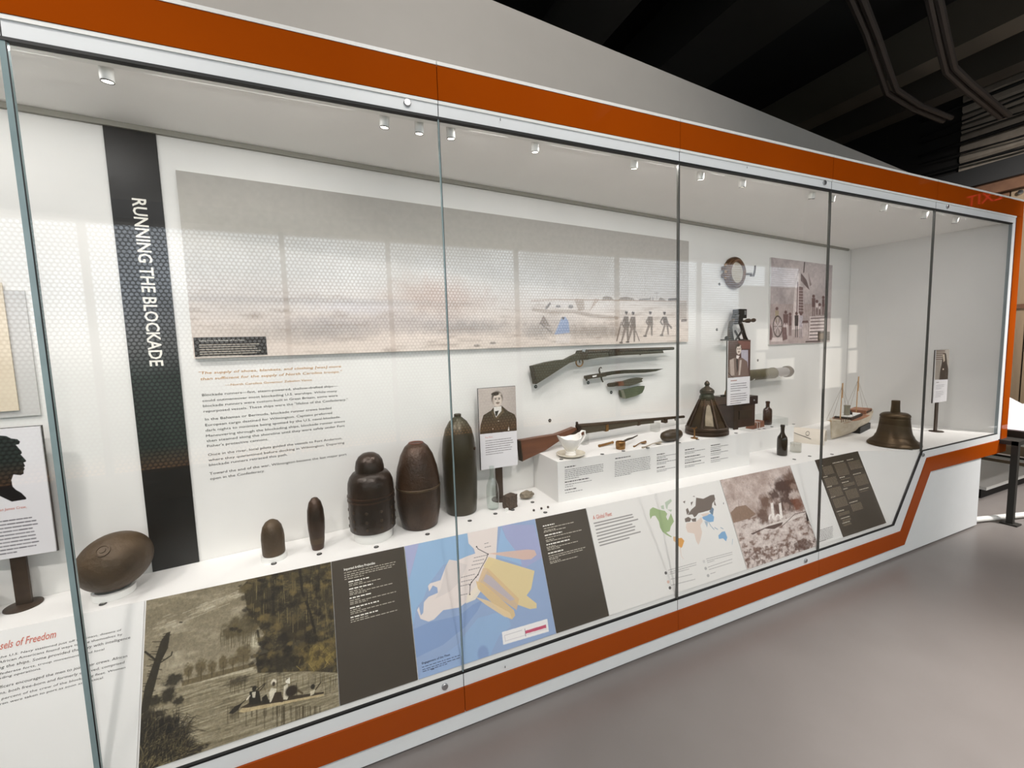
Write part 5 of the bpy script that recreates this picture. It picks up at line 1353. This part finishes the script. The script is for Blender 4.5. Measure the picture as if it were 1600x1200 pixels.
# sword bayonet
t, mg = wall_thing('sword_bayonet', 'curved sword bayonet with a hooked crossguard hung below the short rifle', 'sword', 1.47, 1.39, .03)
slab(t, mg, 'blade', ZR([(828, 352), (900, 342), (1000, 331), (1200, 325), (1345, 321), (1280, 343), (1180, 356), (1000, 362), (900, 372), (830, 386)]), mat('dark_blade', (56, 46, 34), .45, .6, c2=(78, 66, 48), scale=15), 0, .012, .003)
slab(t, mg, 'grip', ZR([(652, 385), (690, 376), (790, 362), (828, 352), (832, 388), (790, 395), (700, 408), (668, 414), (652, 408)]), M_BRONZE, 0, .024, .006)
slab(t, mg, 'grip_slot', ZR([(705, 384), (745, 376), (742, 390), (710, 396)]), M_CASE, .011, .004, .0005)
pts = lp(mg, [(812, 440), (800, 415), (795, 385), (785, 360), (778, 335), (782, 315), (795, 308), (800, 318)], 0); MB().tube(pts, [.004, .005, .006, .006, .005, .004, .0035, .003], 10).build('crossguard', M_BRONZE, t)
a, b = lp(mg, [(662, 412), (668, 425)], 0); MB().tube([a, b], .006, 8).build('pommel_hook', M_BRONZE, t)
# sheath knife and scabbard fragment
t, mg = wall_thing('sheath_knife', 'broken greenish dagger in a torn sheath below the sword bayonet', 'knife', 1.66, 1.30, .025)
slab(t, mg, 'handle', ZR([(858, 462), (870, 450), (930, 440), (940, 448), (940, 470), (890, 480), (866, 482)]), M_BRONZE, 0, .026, .006)
slab(t, mg, 'guard', ZR([(930, 438), (985, 430), (990, 470), (938, 474)]), M_WOOD, 0, .022, .004)
slab(t, mg, 'blade', ZR([(985, 432), (1060, 408), (1120, 398), (1165, 404), (1150, 420), (1160, 435), (1100, 458), (1040, 474), (990, 474)]), M_OLDWOOD, 0, .016, .004)
t, mg = wall_thing('scabbard_fragment', 'torn olive leather scabbard piece, lowest thing hung under the sword', 'scabbard', 1.77, 1.26, .022)
slab(t, mg, 'leather', ZR([(962, 515), (1060, 492), (1130, 476), (1178, 474), (1172, 500), (1155, 535), (1100, 562), (1010, 587), (972, 572)]), mat('olive_leather', (58, 62, 40), .7, c2=(84, 88, 60), scale=14, contrast=.9, bump=.3), 0, .018, .005)
slab(t, mg, 'metal_throat', ZR([(962, 513), (985, 510), (1010, 588), (978, 578)]), mat('tarnished_throat', (140, 136, 118), .4, .6), 0, .021, .003)
# porthole
t, mg = wall_thing('porthole', 'round bronze ship porthole with hinge and dog bolt, mounted high on the wall', 'porthole', 2.965, 2.118, .02)
M_PORT = mat('porthole_bronze', (84, 56, 32), .35, .7, c2=(112, 78, 48), scale=18)
MB().lathe([(.088, -.02), (.122, -.02), (.124, -.012), (.124, .0), (.118, .012), (.106, .016), (.100, .010)], 56, cap=False).build('outer_ring', M_PORT, t)
MB().lathe([(.082, .006), (.080, .018), (.086, .026), (.100, .026), (.106, .020), (.106, .010)], 56, cap=False).build('glazing_ring', M_PORT, t)
MB().lathe([(.001, .012), (.084, .012), (.084, .008), (.001, .008)], 48).build('glass_disc', mat('cloudy_glass', (178, 168, 150), .2, c2=(190, 180, 160)), t)
h = MB(); h.box(-.150, -.105, .012, .040, -.018, .024); h.box(-.150, -.105, -.04, -.012, -.018, .024); h.build('hinge', M_PORT, t, bevel=.004)
MB().tube([(-.134, -.055, .006), (-.134, .06, .006)], .009, 12).build('hinge_pin', M_BRASS, t)
MB().tube([(.11, -.005, .01), (.165, -.005, .03)], .009, 10).build('dog_bolt', M_BRONZE, t)
MB().tube([(.15, -.018, .032), (.175, -.02, .04), (.185, .02, .045), (.187, .06, .045)], [.009, .009, .007, .006], 10).build('wing_nut', M_BRONZE, t)
for k in range(10):
    a = k * 2 * math.pi / 10; MB().lathe([(.006, 0), (.005, .003), (.001, .004)], 10, (.112 * math.cos(a), .112 * math.sin(a), .012), (0, 0, 1)).build('screw', M_BRONZE, t)
# sextant
t, mg = wall_thing('sextant', 'black and brass sextant on the wall above the small portrait sign', 'sextant', 3.02, 1.62, .06)
M_SXB = mat('blackened_brass', (34, 28, 20), .4, .5)
sx = lambda pts, z=0.0: [(*to_local(mg, 1060 + x / 8, 470 + y / 8), z) for x, y in pts]
def sxt(nm, pts, r, m, z=0.0): return MB().tube(sx(pts, z), r, 10).build(nm, m, t)
sxt('frame_limb', [(690, 235), (655, 270), (640, 340), (632, 500)], .014, M_BRONZE)
sxt('frame_limb', [(750, 240), (785, 300), (845, 505)], .015, M_BRONZE)
sxt('frame_brace', [(745, 290), (790, 400), (840, 500)], .006, M_SXB, .02)
sxt('frame_brace', [(690, 375), (757, 508)], .008, M_SXB, .012); sxt('frame_brace', [(785, 360), (680, 508)], .008, M_SXB, .016)
sxt('graduated_arc', [(625, 492), (690, 508), (760, 512), (850, 498)], .010, M_SXB)
sxt('index_arm', [(650, 262), (625, 330), (632, 400), (650, 500)], .011, M_SXB, .02)
c = sx([(768, 165)], .02)[0]; MB().box(c[0] - .046, c[0] + .042, c[1] - .034, c[1] + .036, -.03, .03).build('mirror_box', M_SXB, t, smooth=0, bevel=.005)
MB().box(c[0] + .008, c[0] + .030, c[1] - .008, c[1] + .024, .0305, .033).build('mirror', M_STEEL, t, smooth=0)
sxt('shade_lever', [(660, 172), (728, 168)], .007, M_SXB, .02)
c = sx([(735, 225)], .0)[0]; MB().lathe([(.030, -.03), (.044, -.02), (.044, .02), (.030, .03)], 18, c, (0, 0, 1)).build('pivot_drum', M_SXB, t)
a_, b_ = sx([(780, 258), (920, 244)], .02)
MB().tube([Vector(a_).lerp(Vector(b_), k) for k in (0, .2, .3, .5, .62, .7, .9, 1)], [.007, .009, .016, .018, .010, .010, .017, .014], 14).build('telescope', M_BRONZE, t)
sxt('clamp_screw', [(530, 490), (650, 488)], .005, M_SXB); c = sx([(590, 468)])[0]; MB().lathe([(.014, 0), (.017, .008), (.014, .016)], 14, c, (0, 0, 1)).build('clamp_knob', M_SXB, t)
sxt('lower_bar', [(740, 488), (800, 484)], .005, M_SXB, .02)
# spyglass
t, mg = wall_thing('spyglass', 'leather covered spyglass with a pale metal draw tube on the wall by the sign', 'spyglass', 3.05, 1.302, .07)
MB().lathe([(.040, -.06), (.046, -.055), (.046, -.03), (.043, -.025), (.044, .36), (.047, .365), (.047, .38)], 28, (0, 0, 0), (1, .0, 0)).build('leather_barrel', mat('olive_barrel', (70, 64, 42), .55, c2=(86, 78, 52), scale=20), t)
MB().lathe([(.040, .378), (.039, .56), (.043, .565)], 28, (0, 0, 0), (1, 0, 0)).build('draw_tube', mat('lilac_grey_metal', (150, 144, 144), .35, .6), t)
MB().lathe([(.043, .562), (.049, .575), (.049, .61), (.040, .632), (.020, .642), (.001, .643)], 28, (0, 0, 0), (1, 0, 0)).build('eyepiece', M_BRONZE, t)
for xx in (.06, .42): MB().tube([(xx, -.04, -.068), (xx, -.05, 0), (xx, -.03, .035)], .004, 8).build('wall_hook', M_WHITE, t)

# ================================================================== FREE-STANDING PORTRAIT SIGNS
M_POST = mat('dark_bronze_post', (58, 44, 34), .45, .4, c2=(72, 56, 42), scale=30)


def sign(label, x0, y, z0, wd, ht, foot, split, paint, side=1, base=True):
    mwx = front_frame(x0, y, z0)
    t = thing('portrait_sign', label, 'sign', mw=Matrix.Translation((x0 + wd / 2, y + .012, foot)))
    inv = t.matrix_world.inverted()

    def ch(o, mloc): o.parent = t; o.matrix_parent_inverse = Matrix.Identity(4); o.matrix_local = inv @ mloc; return o
    ch(MB().box(0, wd, 0, ht, -.005, 0).build('board', mat('white_sign_board', (224, 222, 224), .5), None, smooth=0), mwx)
    ch(MB().box(-.002, wd + .002, -.002, ht + .002, -.012, -.0055).build('back_plate', mat('dark_back_plate', (52, 42, 36), .5), None, smooth=0), mwx)
    C = Paint(wd, ht, 190, (225, 222, 224), mwx); extra = paint(C, mwx, wd, ht, split)
    ch(C.build('print', None, .0008), mwx)
    for o in (extra or []): ch(o, mwx)
    pw = .020
    ch(MB().box(-pw, pw, .002, .012, .006 if base else .001, z0 + ht * .6 - foot).build('post', M_POST, None, smooth=0, bevel=.001), t.matrix_world)
    if base: ch(MB().lathe([(.047, 0), (.048, .001), (.048, .005), (.046, .006), (.001, .006)], 36).build('base_disc', M_POST, None), t.matrix_world)
    return t


def face(C, P, x, y, s, skin=(214, 200, 188), hair=(64, 50, 42)):
    """engraved head: hair, face, eyes, nose, moustache; s = half face width in print points"""
    b = lambda dx, dy, rx, ry, c, a=1.0, so=.3: C.blob(x + dx * s, y + dy * s, rx * s, ry * s, c, a, so, raw=True)
    b(0, -.30, 1.12, 1.35, hair); b(.05, .1, .92, 1.25, skin); b(.05, -1.0, .85, .35, skin, .7); b(-.35, -1.15, .8, .35, hair)
    b(-.3, -.12, .22, .10, (70, 58, 52)); b(.42, -.12, .22, .10, (70, 58, 52)); b(-.3, -.34, .30, .07, hair, .9); b(.42, -.34, .30, .07, hair, .9)
    b(.12, .2, .10, .34, (176, 158, 146), .8); b(.1, .58, .42, .12, (104, 86, 74)); b(.1, .78, .28, .07, (150, 120, 110)); b(-.75, .2, .2, .6, (172, 154, 142), .6)


def p_B(C, mwx, wd, ht, sp):
    Q = lambda pts: zpx(740, 590, 7.5, pts)
    top = C.H * (1 - sp); n = C.noise(8, 8, 3, 3)
    C.blend((C.yy < top) * 1.0, (190, 178, 170)); C.blend((C.yy < top) * np.clip((C.xx / C.W - .55), 0, 1), (160, 150, 146))
    C.poly(Q([(72, 665), (80, 560), (115, 440), (205, 385), (240, 340), (330, 330), (400, 390), (480, 430), (503, 490), (508, 620)]), (72, 58, 44))
    C.poly(Q([(235, 345), (325, 335), (330, 385), (265, 470), (240, 410)]), (226, 220, 214)); C.poly(Q([(248, 395), (295, 385), (270, 460), (255, 440)]), (50, 42, 36))
    C.poly(Q([(325, 345), (360, 400), (270, 490), (262, 470), (325, 390)]), (100, 84, 64)); C.poly(Q([(235, 390), (255, 470), (235, 480), (205, 400)]), (90, 74, 56))
    C.line(Q([(205, 560), (215, 650)]), 2, (44, 34, 26)); C.line(Q([(270, 490), (330, 640)]), 2, (44, 34, 26)); C.poly(Q([(400, 620), (412, 570), (420, 620)]), (220, 212, 204)); C.line(Q([(420, 500), (425, 620)]), 2, (40, 32, 24))
    for q in ((290, 508), (225, 600)): C.blob(*Q([q])[0], .8, .8, (190, 176, 160))
    x, y = C.P(Q([(275, 260)]))[0]; face(C, None, x, y, 25)
    C.mul(1 + (n - .5) * .16 * (C.yy < top))
    C.greek(.030, ht * sp - .042, wd - .022, 7, .0125, .0042, (132, 128, 128), 3)
    return [lettering('heading', [('The Pilot', .026, ht * sp - .026, .045, .008)], M_INKR, None, z=.0014)]


def p_C(C, mwx, wd, ht, sp):
    Q = lambda pts: zpx(1060, 470, 8, pts)
    top = C.H * (1 - sp); n = C.noise(8, 8, 4, 3)
    C.blend((C.yy < top) * 1.0, (86, 62, 56)); C.poly(Q([(780, 615), (870, 615), (870, 920), (800, 930)]), (176, 170, 180)); C.poly(Q([(740, 500), (900, 510), (895, 600), (780, 600)]), (120, 84, 76))
    C.poly(Q([(610, 960), (640, 740), (700, 710), (800, 715), (860, 760), (880, 940)]), (120, 100, 92)); C.poly(Q([(640, 740), (690, 720), (700, 930), (650, 940)]), (176, 158, 148))
    C.poly(Q([(720, 730), (745, 730), (745, 860), (730, 900)]), (64, 50, 46)); C.poly(Q([(765, 740), (790, 740), (770, 930), (750, 930)]), (190, 176, 166)); C.poly(Q([(725, 680), (765, 690), (745, 725), (722, 715)]), (226, 216, 210))
    x, y = C.P(Q([(752, 610)]))[0]; face(C, None, x, y, 22)
    C.line(Q([(620, 900), (680, 960)]), 4, (60, 44, 40)); C.mul(1 + (n - .5) * .2 * (C.yy < top))
    C.greek(.03, ht * sp - .045, wd - .02, 4, .0155, .0055, (128, 124, 126), 4); C.greek(.03, ht * sp - .115, wd - .02, 5, .0155, .0055, (128, 124, 126), 14)
    C.greek(.03, ht * sp - .022, .12, 1, .02, .007, (170, 130, 120), 5)


def p_D(C, mwx, wd, ht, sp):
    Q = lambda pts: zpx(1440, 530, 7.5, pts)
    top = C.H * (1 - sp); n = C.noise(8, 8, 4, 3)
    C.blend((C.yy < top) * 1.0, (176, 168, 158))
    for k in range(5): C.line(Q([(168, 140 + 24 * k), (270, 138 + 24 * k)]), 9, (112, 92, 82), .9)
    C.poly(Q([(250, 170), (285, 165), (300, 290), (320, 400), (325, 470), (200, 475), (205, 420), (230, 300)]), (66, 54, 44)); C.poly(Q([(245, 180), (268, 175), (272, 250), (255, 270)]), (190, 176, 160)); C.blob(*Q([(252, 352)])[0], 1.2, 1.2, (210, 196, 180))
    C.poly(Q([(170, 250), (225, 250), (210, 470), (160, 475)]), (140, 130, 120), .7); C.mul(1 + (n - .5) * .25 * (C.yy < top))
    C.greek(.03, ht * sp - .024, .10, 1, .02, .006, (140, 132, 130), 5); C.greek(.03, ht * sp - .05, wd * .78, 3, .014, .005, (160, 158, 160), 6); C.greek(.03, ht * sp - .105, wd * .75, 4, .014, .005, (160, 158, 160), 7)


def p_A(C, mwx, wd, ht, sp):
    Q = lambda pts: zpx(0, 600, 4, pts)
    C.poly(Q([(-130, 500), (-120, 400), (-60, 335), (0, 322), (40, 325), (70, 340), (110, 345), (127, 360), (120, 376), (100, 380), (135, 420), (138, 432), (130, 440), (165, 478), (162, 486), (148, 490), (158, 512), (150, 520), (156, 530), (148, 542), (150, 560), (130, 570), (85, 565), (72, 600), (80, 640), (100, 660), (135, 680), (165, 710), (165, 720), (75, 735), (0, 700), (-100, 760)]), (22, 18, 18))
    C.greek(.02, ht * .295, .178, 10, .0125, .0042, (96, 92, 98), 3); C.greek(.02, ht * .295 - .142, .125, 2, .011, .003, (120, 116, 120), 9)
    xa, ya = to_local(mwx, 0, 799); xb, yb = to_local(mwx, 42, 793)
    return [lettering('heading', [('an James Crew,', xa, (ya + yb) / 2, xb - xa, .009)], M_INKR, None, z=.0014, shear=.1)]


sign('white sign with a black profile silhouette at the far left on a dark post', -1.146, .345, .934, .215, .444, DECK, 0, p_A)
sign('sign with the portrait of a man in a dark double-breasted coat beside the tallest shell', .703, .515, .939, .215, .440, DECK, .447, p_B)
sign('sign with the portrait of a man in an open coat, standing before the wooden chest', 2.424, .42, 1.155, .212, .434, PZ, .43, p_C, base=False)
sign('small photo sign on a tall dark post behind the bronze bell', 4.628, .25, 1.010, .215, .443, DECK, .44, p_D)

# ================================================================== NUMBER DISCS
M_DISC = mat('black_number_disc', (24, 22, 22), .4)
disc_me = MB().lathe([(.0105, 0), (.0108, .001), (.0100, .0022), (.001, .0022)], 20).build('number_disc', M_DISC)
num_me = lettering('numeral', [('10', -.0045, -.003, .009, .006)], M_INKW, None, z=.0026)
first = [True]


def disc(label, mwx):
    if first[0]:
        o, n = disc_me, num_me; first[0] = False
    else:
        o, n = disc_me.copy(), num_me.copy(); COL.objects.link(o); COL.objects.link(n)
    o.matrix_world = mwx; n.parent = o; tag(o, label, 'marker', 'black number discs')



for px, py, z, lab in ((161, 944, DECK, 'in front of the egg-shaped shell'), (428, 881, DECK, 'in front of the smallest blunt shell'), (499, 866, DECK, 'in front of the slim spindle shell'), (588, 855, DECK, 'in front of the domed banded shell'),
                       (668, 835, DECK, 'in front of the barrel-shaped shell'), (734, 814, DECK, 'in front of the tallest shell'), (774, 803, DECK, 'in front of the clear bottle'), (801, 797, DECK, 'in front of the charred wood block'), (832, 785, DECK, 'in front of the knobbly stone'), (852, 801, DECK, 'below the three lead balls'),
                       (877, 718, PZ, 'at the left front corner of the long platform'), (941, 710, PZ, 'on the platform below the brass handle'), (974, 705, PZ, 'in front of the brass dipper'), (1012, 700, PZ, 'in front of the pale spoon'), (1061, 692, PZ, 'in front of the oval float'), (1090, 687, PZ, 'in front of the tiny brass stand'), (1150, 677, PZ, 'right of the lantern on the platform'),
                       (1186, 671, DECK + .15, 'left one below the reddish plug'), (1194, 670, DECK + .15, 'right one below the reddish plug'), (1206, 667, DECK + .15, 'in front of the squat flask'), (1240, 663, DECK + .15, 'at the right end of the lower platform'),
                       (1241, 718, DECK, 'on the deck in front of the dark wine bottle'), (1265, 713, DECK, 'in front of the clear glass ring'), (1300, 710, DECK, 'in front of the ship model on the deck edge'), (1423, 703, DECK, 'in front of the bronze bell')):
    p = at_z(px, py, z); disc('small black number disc ' + lab, Matrix.Translation((p.x, p.y, z + .0006)))
for px, py, lab in ((837, 604, 'on the wall under the butt of the short rifle'), (919, 598, 'on the wall under the sword bayonet grip'), (955, 613, 'on the wall left of the scabbard piece'), (859, 657, 'on the wall above the butt of the long musket'), (1124, 444, 'on the wall below the porthole'), (1120, 515, 'on the wall left of the sextant'), (1184, 563, 'on the wall above the spyglass')):
    mw0 = wall_frame(0, 0, .0006); x, y = to_local(mw0, px, py); disc('small black number disc ' + lab, mw0 @ Matrix.Translation((x, y, 0)))

# ================================================================== SPOTLIGHTS UNDER THE CASE CEILING
M_LENS = emit('spot_lens', (255, 246, 230), 6.0)


def spot(px, py, lab, tx, tz, lit=True, power=1.0, xyz=None):
    if xyz: p = Vector(xyz)
    else:
        d = RIGHT * ((px - 800) / F_PX) - UP * ((py - 600) / F_PX) + FWD; p = CAM + d * ((.075 - CAM.y) / d.y)
    aim = (Vector((tx, wall_y(tx) - .08, tz)) - p).normalized(); aim = (aim + Vector((0, 0, -1.1))).normalized()
    t = thing('spotlight', 'small white cylinder spotlight, ' + lab, 'spotlight', (p.x, p.y, 2.4555), group='spotlights under the case ceiling')
    dz = p.z - 2.4555
    MB().lathe([(.017, 0), (.017, -.006), (.006, -.008)], 18).build('mount', M_WHITE, t)
    MB().tube([(0, 0, -.006), (0, 0, dz + .02)], .004, 8).build('stem', M_BLACK, t)
    b = MB().lathe([(.008, -.025), (.0155, -.023), (.017, -.019), (.017, .022), (.016, .025)], 24, (0, 0, dz), aim, cap=True).build('body', M_WHITE, t)
    MB().lathe([(.016, .0252), (.0165, .028), (.0145, .028), (.0145, .0252)], 24, (0, 0, dz), aim, cap=False).build('black_rim', M_BLACK, b)
    MB().lathe([(.014, .0255), (.014, .0265), (.001, .0275)], 24, (0, 0, dz), aim).build('lens', M_LENS if lit else mat('dull_lens', (120, 118, 112), .2), b)
    if lit:
        l = bpy.data.lights.new('spot_lamp', 'SPOT'); l.energy = SPOT_W * power; l.spot_size = rad(125); l.spot_blend = .9; l.shadow_soft_size = .02; l.color = (1.0, .97, .935)
        lo = bpy.data.objects.new('spot_lamp', l); COL.objects.link(lo); lo.parent = t
        lo.matrix_local = Matrix.Translation(Vector((0, 0, dz)) + aim * .037) @ aim.to_track_quat('-Z', 'Y').to_matrix().to_4x4()
    return t


spot(0, 0, 'off to the left beyond the first seam', -2.4, 1.0, xyz=(-2.3, .075, 2.40))
spot(0, 0, 'just off to the left of the leftmost visible one', -1.5, 1.0, xyz=(-1.35, .075, 2.40), power=1.2)
for px, py, lab, tx, tz, pw in ((166, 112, 'leftmost one, alone above the dark banner', -.6, .9, 1.2), (601, 187, 'second from the left, left of the close pair by the seam', .0, 1.0, 1.15), (655, 197, 'third from the left, just left of the middle seam', .25, .8, 1.), (704, 205, 'fourth from the left, just right of the middle seam', .7, .8, 1.),
                           (836, 227, 'fifth from the left, above the mural centre', 1.0, .9, 1.), (991, 254, 'sixth from the left, above the mural right part', 1.6, .9, 1.1), (1095, 272, 'seventh from the left, first after the third seam', 2.1, .9, 1.), (1160, 284, 'eighth from the left, above the porthole', 2.6, .9, 1.),
                           (1269, 303, 'ninth from the left, left of the fourth seam', 3.1, .9, 1.), (1300, 308, 'tenth from the left, right behind the fourth seam', 3.3, 1.0, .9), (1381, 323, 'eleventh from the left, above the bell', 4.0, .9, .9), (1445, 335, 'twelfth from the left, beside the last seam', 4.3, .9, .8), (1493, 343, 'rightmost one in the last glass bay', 4.6, .9, .8)):
    spot(px, py, lab, tx, tz, True, pw)

# ================================================================== BEYOND THE CASE, AT THE RIGHT
M_TOP = mat('white_print_top', (226, 226, 232), .5, c2=(206, 208, 218), scale=5, contrast=.9)
M_LEG = mat('charcoal_steel', (44, 42, 38), .6)
t = thing('display_table', 'white topped display table on charcoal steel legs beyond the right end of the case', 'table', (5.30, -.02, 0))
MB().prism([(-.05, -.10, .70), (1.9, -.10, .70), (1.9, -.10, .755), (-.05, -.10, .755)], (0, .62, .0)).build('table_frame', M_LEG, t, smooth=0)
MB().box(-.05, 1.9, -.095, .515, .7555, .764).build('table_top', M_TOP, t, smooth=0)
MB().prism([(-.05, .52, .757), (1.9, .52, .757), (1.9, 1.05, 1.10), (-.05, 1.05, 1.10)], (0, .01, -.02)).build('raked_panel', M_TOP, t, smooth=0)
for x0, y0 in ((-.245, -.10), (1.7, -.10), (-.05, .95), (1.7, .95)):
    MB().box(x0, x0 + .038, y0, y0 + .04, .012, .70 if y0 < .5 else .95).build('leg', M_LEG, t, smooth=0)
    MB().box(x0 - .02, x0 + .07, y0 - .03, y0 + .07, 0, .012).build('foot', M_LEG, t, smooth=0)
MB().box(-.245, -.04, -.098, .50, .665, .699).build('cross_rail', M_LEG, t, smooth=0)
t = thing('slatted_bench', 'low bench of white and brown slats seen under the table beyond the case', 'bench', (6.87, .56, 0))
for k, (z0, z1, m) in enumerate(((.33, .37, M_WHITE), (.22, .32, M_TIMBER), (.155, .19, M_WHITE), (.055, .145, M_TIMBER))):
    MB().box(.0, .03, -.7, .55, z0, z1).build('slat', m, t, smooth=0)
for yy in (-.6, .45): MB().box(.03, .07, yy, yy + .06, 0, .38).build('leg', M_LEG, t, smooth=0)
MB().tube([(-.02, -.6, .205), (-.03, -.1, .2), (-.02, .5, .205)], .012, 8).build('rod', M_BLACK, t)
t = thing('low_plinth', 'low white plinth slab on the floor behind the table leg', 'plinth', (5.6, .22, 0))
MB().prism([(0, .0, .10), (1.2, .0, .10), (1.2, .75, .10), (0, .75, .10)], (0, 0, .03)).build('slab', M_WHITE, t, smooth=0, bevel=.003)
MB().box(.05, 1.15, .05, .7, 0, .10).build('dark_base', M_BLACK, t, smooth=0)
o = MB().tube([(4.83, .045, .03), (5.50, -.14, .03)], .022, 14).build('floor_tube', M_WHITE); tag(o, 'short white tube lying on the floor at the right foot of the case', 'tube')

# illuminated exit sign hanging off the right-hand wall, mirrored in the orange enamel
t = thing('exit_sign', 'red EXIT sign with an arrow hanging before the timber wall, out of frame', 'sign', (8.86, -1.55, 3.52))
MB().box(-.02, .02, -.24, .24, -.12, .12).build('housing', mat('dark_sign_housing', (40, 36, 34), .5), t, smooth=0)
lt = lettering('letters', [('EXIT', .04, -.075, .36, .15)], emit('exit_red', (255, 60, 70), 2.2), t, z=.0)
lt.matrix_local = frame(Vector((-.0215, .24, 0)), Vector((0, -1, 0)), Vector((0, 0, 1)), Vector((-1, 0, 0)))
MB().prism([(-.0215, .235, .0), (-.0215, .20, .04), (-.0215, .20, -.04)], (-.001, 0, 0)).build('arrow', emit('exit_red', (255, 60, 70), 2.2), t, smooth=0)
MB().tube([(0, 0, .12), (0, 0, 2.05)], .012, 8).build('hanger', M_BLACK, t)

# low partition with backlit documents across the aisle, seen only as reflections in the right-hand glass
struct('wall_partition', MB().box(5.1, 7.9, -2.50, -2.42, 0, 2.3), mat('partition_paint', (150, 142, 132), .7), smooth=0)
for i, (xa, xb, za, zb, lab) in enumerate(((5.55, 6.12, 1.0, 1.30, 'wide backlit document on the partition, lone one in the middle'), (6.73, 7.22, .81, 1.41, 'large upright backlit document on the partition, lower right'), (6.71, 7.18, 1.44, 1.86, 'backlit document above the large upright one'),
                                          (7.41, 7.63, 1.01, 1.36, 'narrow backlit document, lower one at the far end'), (7.40, 7.60, 1.405, 1.757, 'narrow backlit document, upper one at the far end'), (5.33, 5.51, 1.17, 1.40, 'small backlit document, lower one at the near end'), (5.33, 5.57, 1.44, 1.72, 'small backlit document, upper one at the near end'))):
    t = thing('lightbox', lab, 'lightbox', (xa, -2.42, za), group='backlit documents on the partition')
    MB().box(-.012, xb - xa + .012, .001, .02, -.012, zb - za + .012).build('frame', M_WHITE, t, smooth=0)
    MB().box(0, xb - xa, .0205, .023, 0, zb - za).build('backlit_sheet', emit('backlit_paper', (255, 246, 232), 1.7), t, smooth=0)
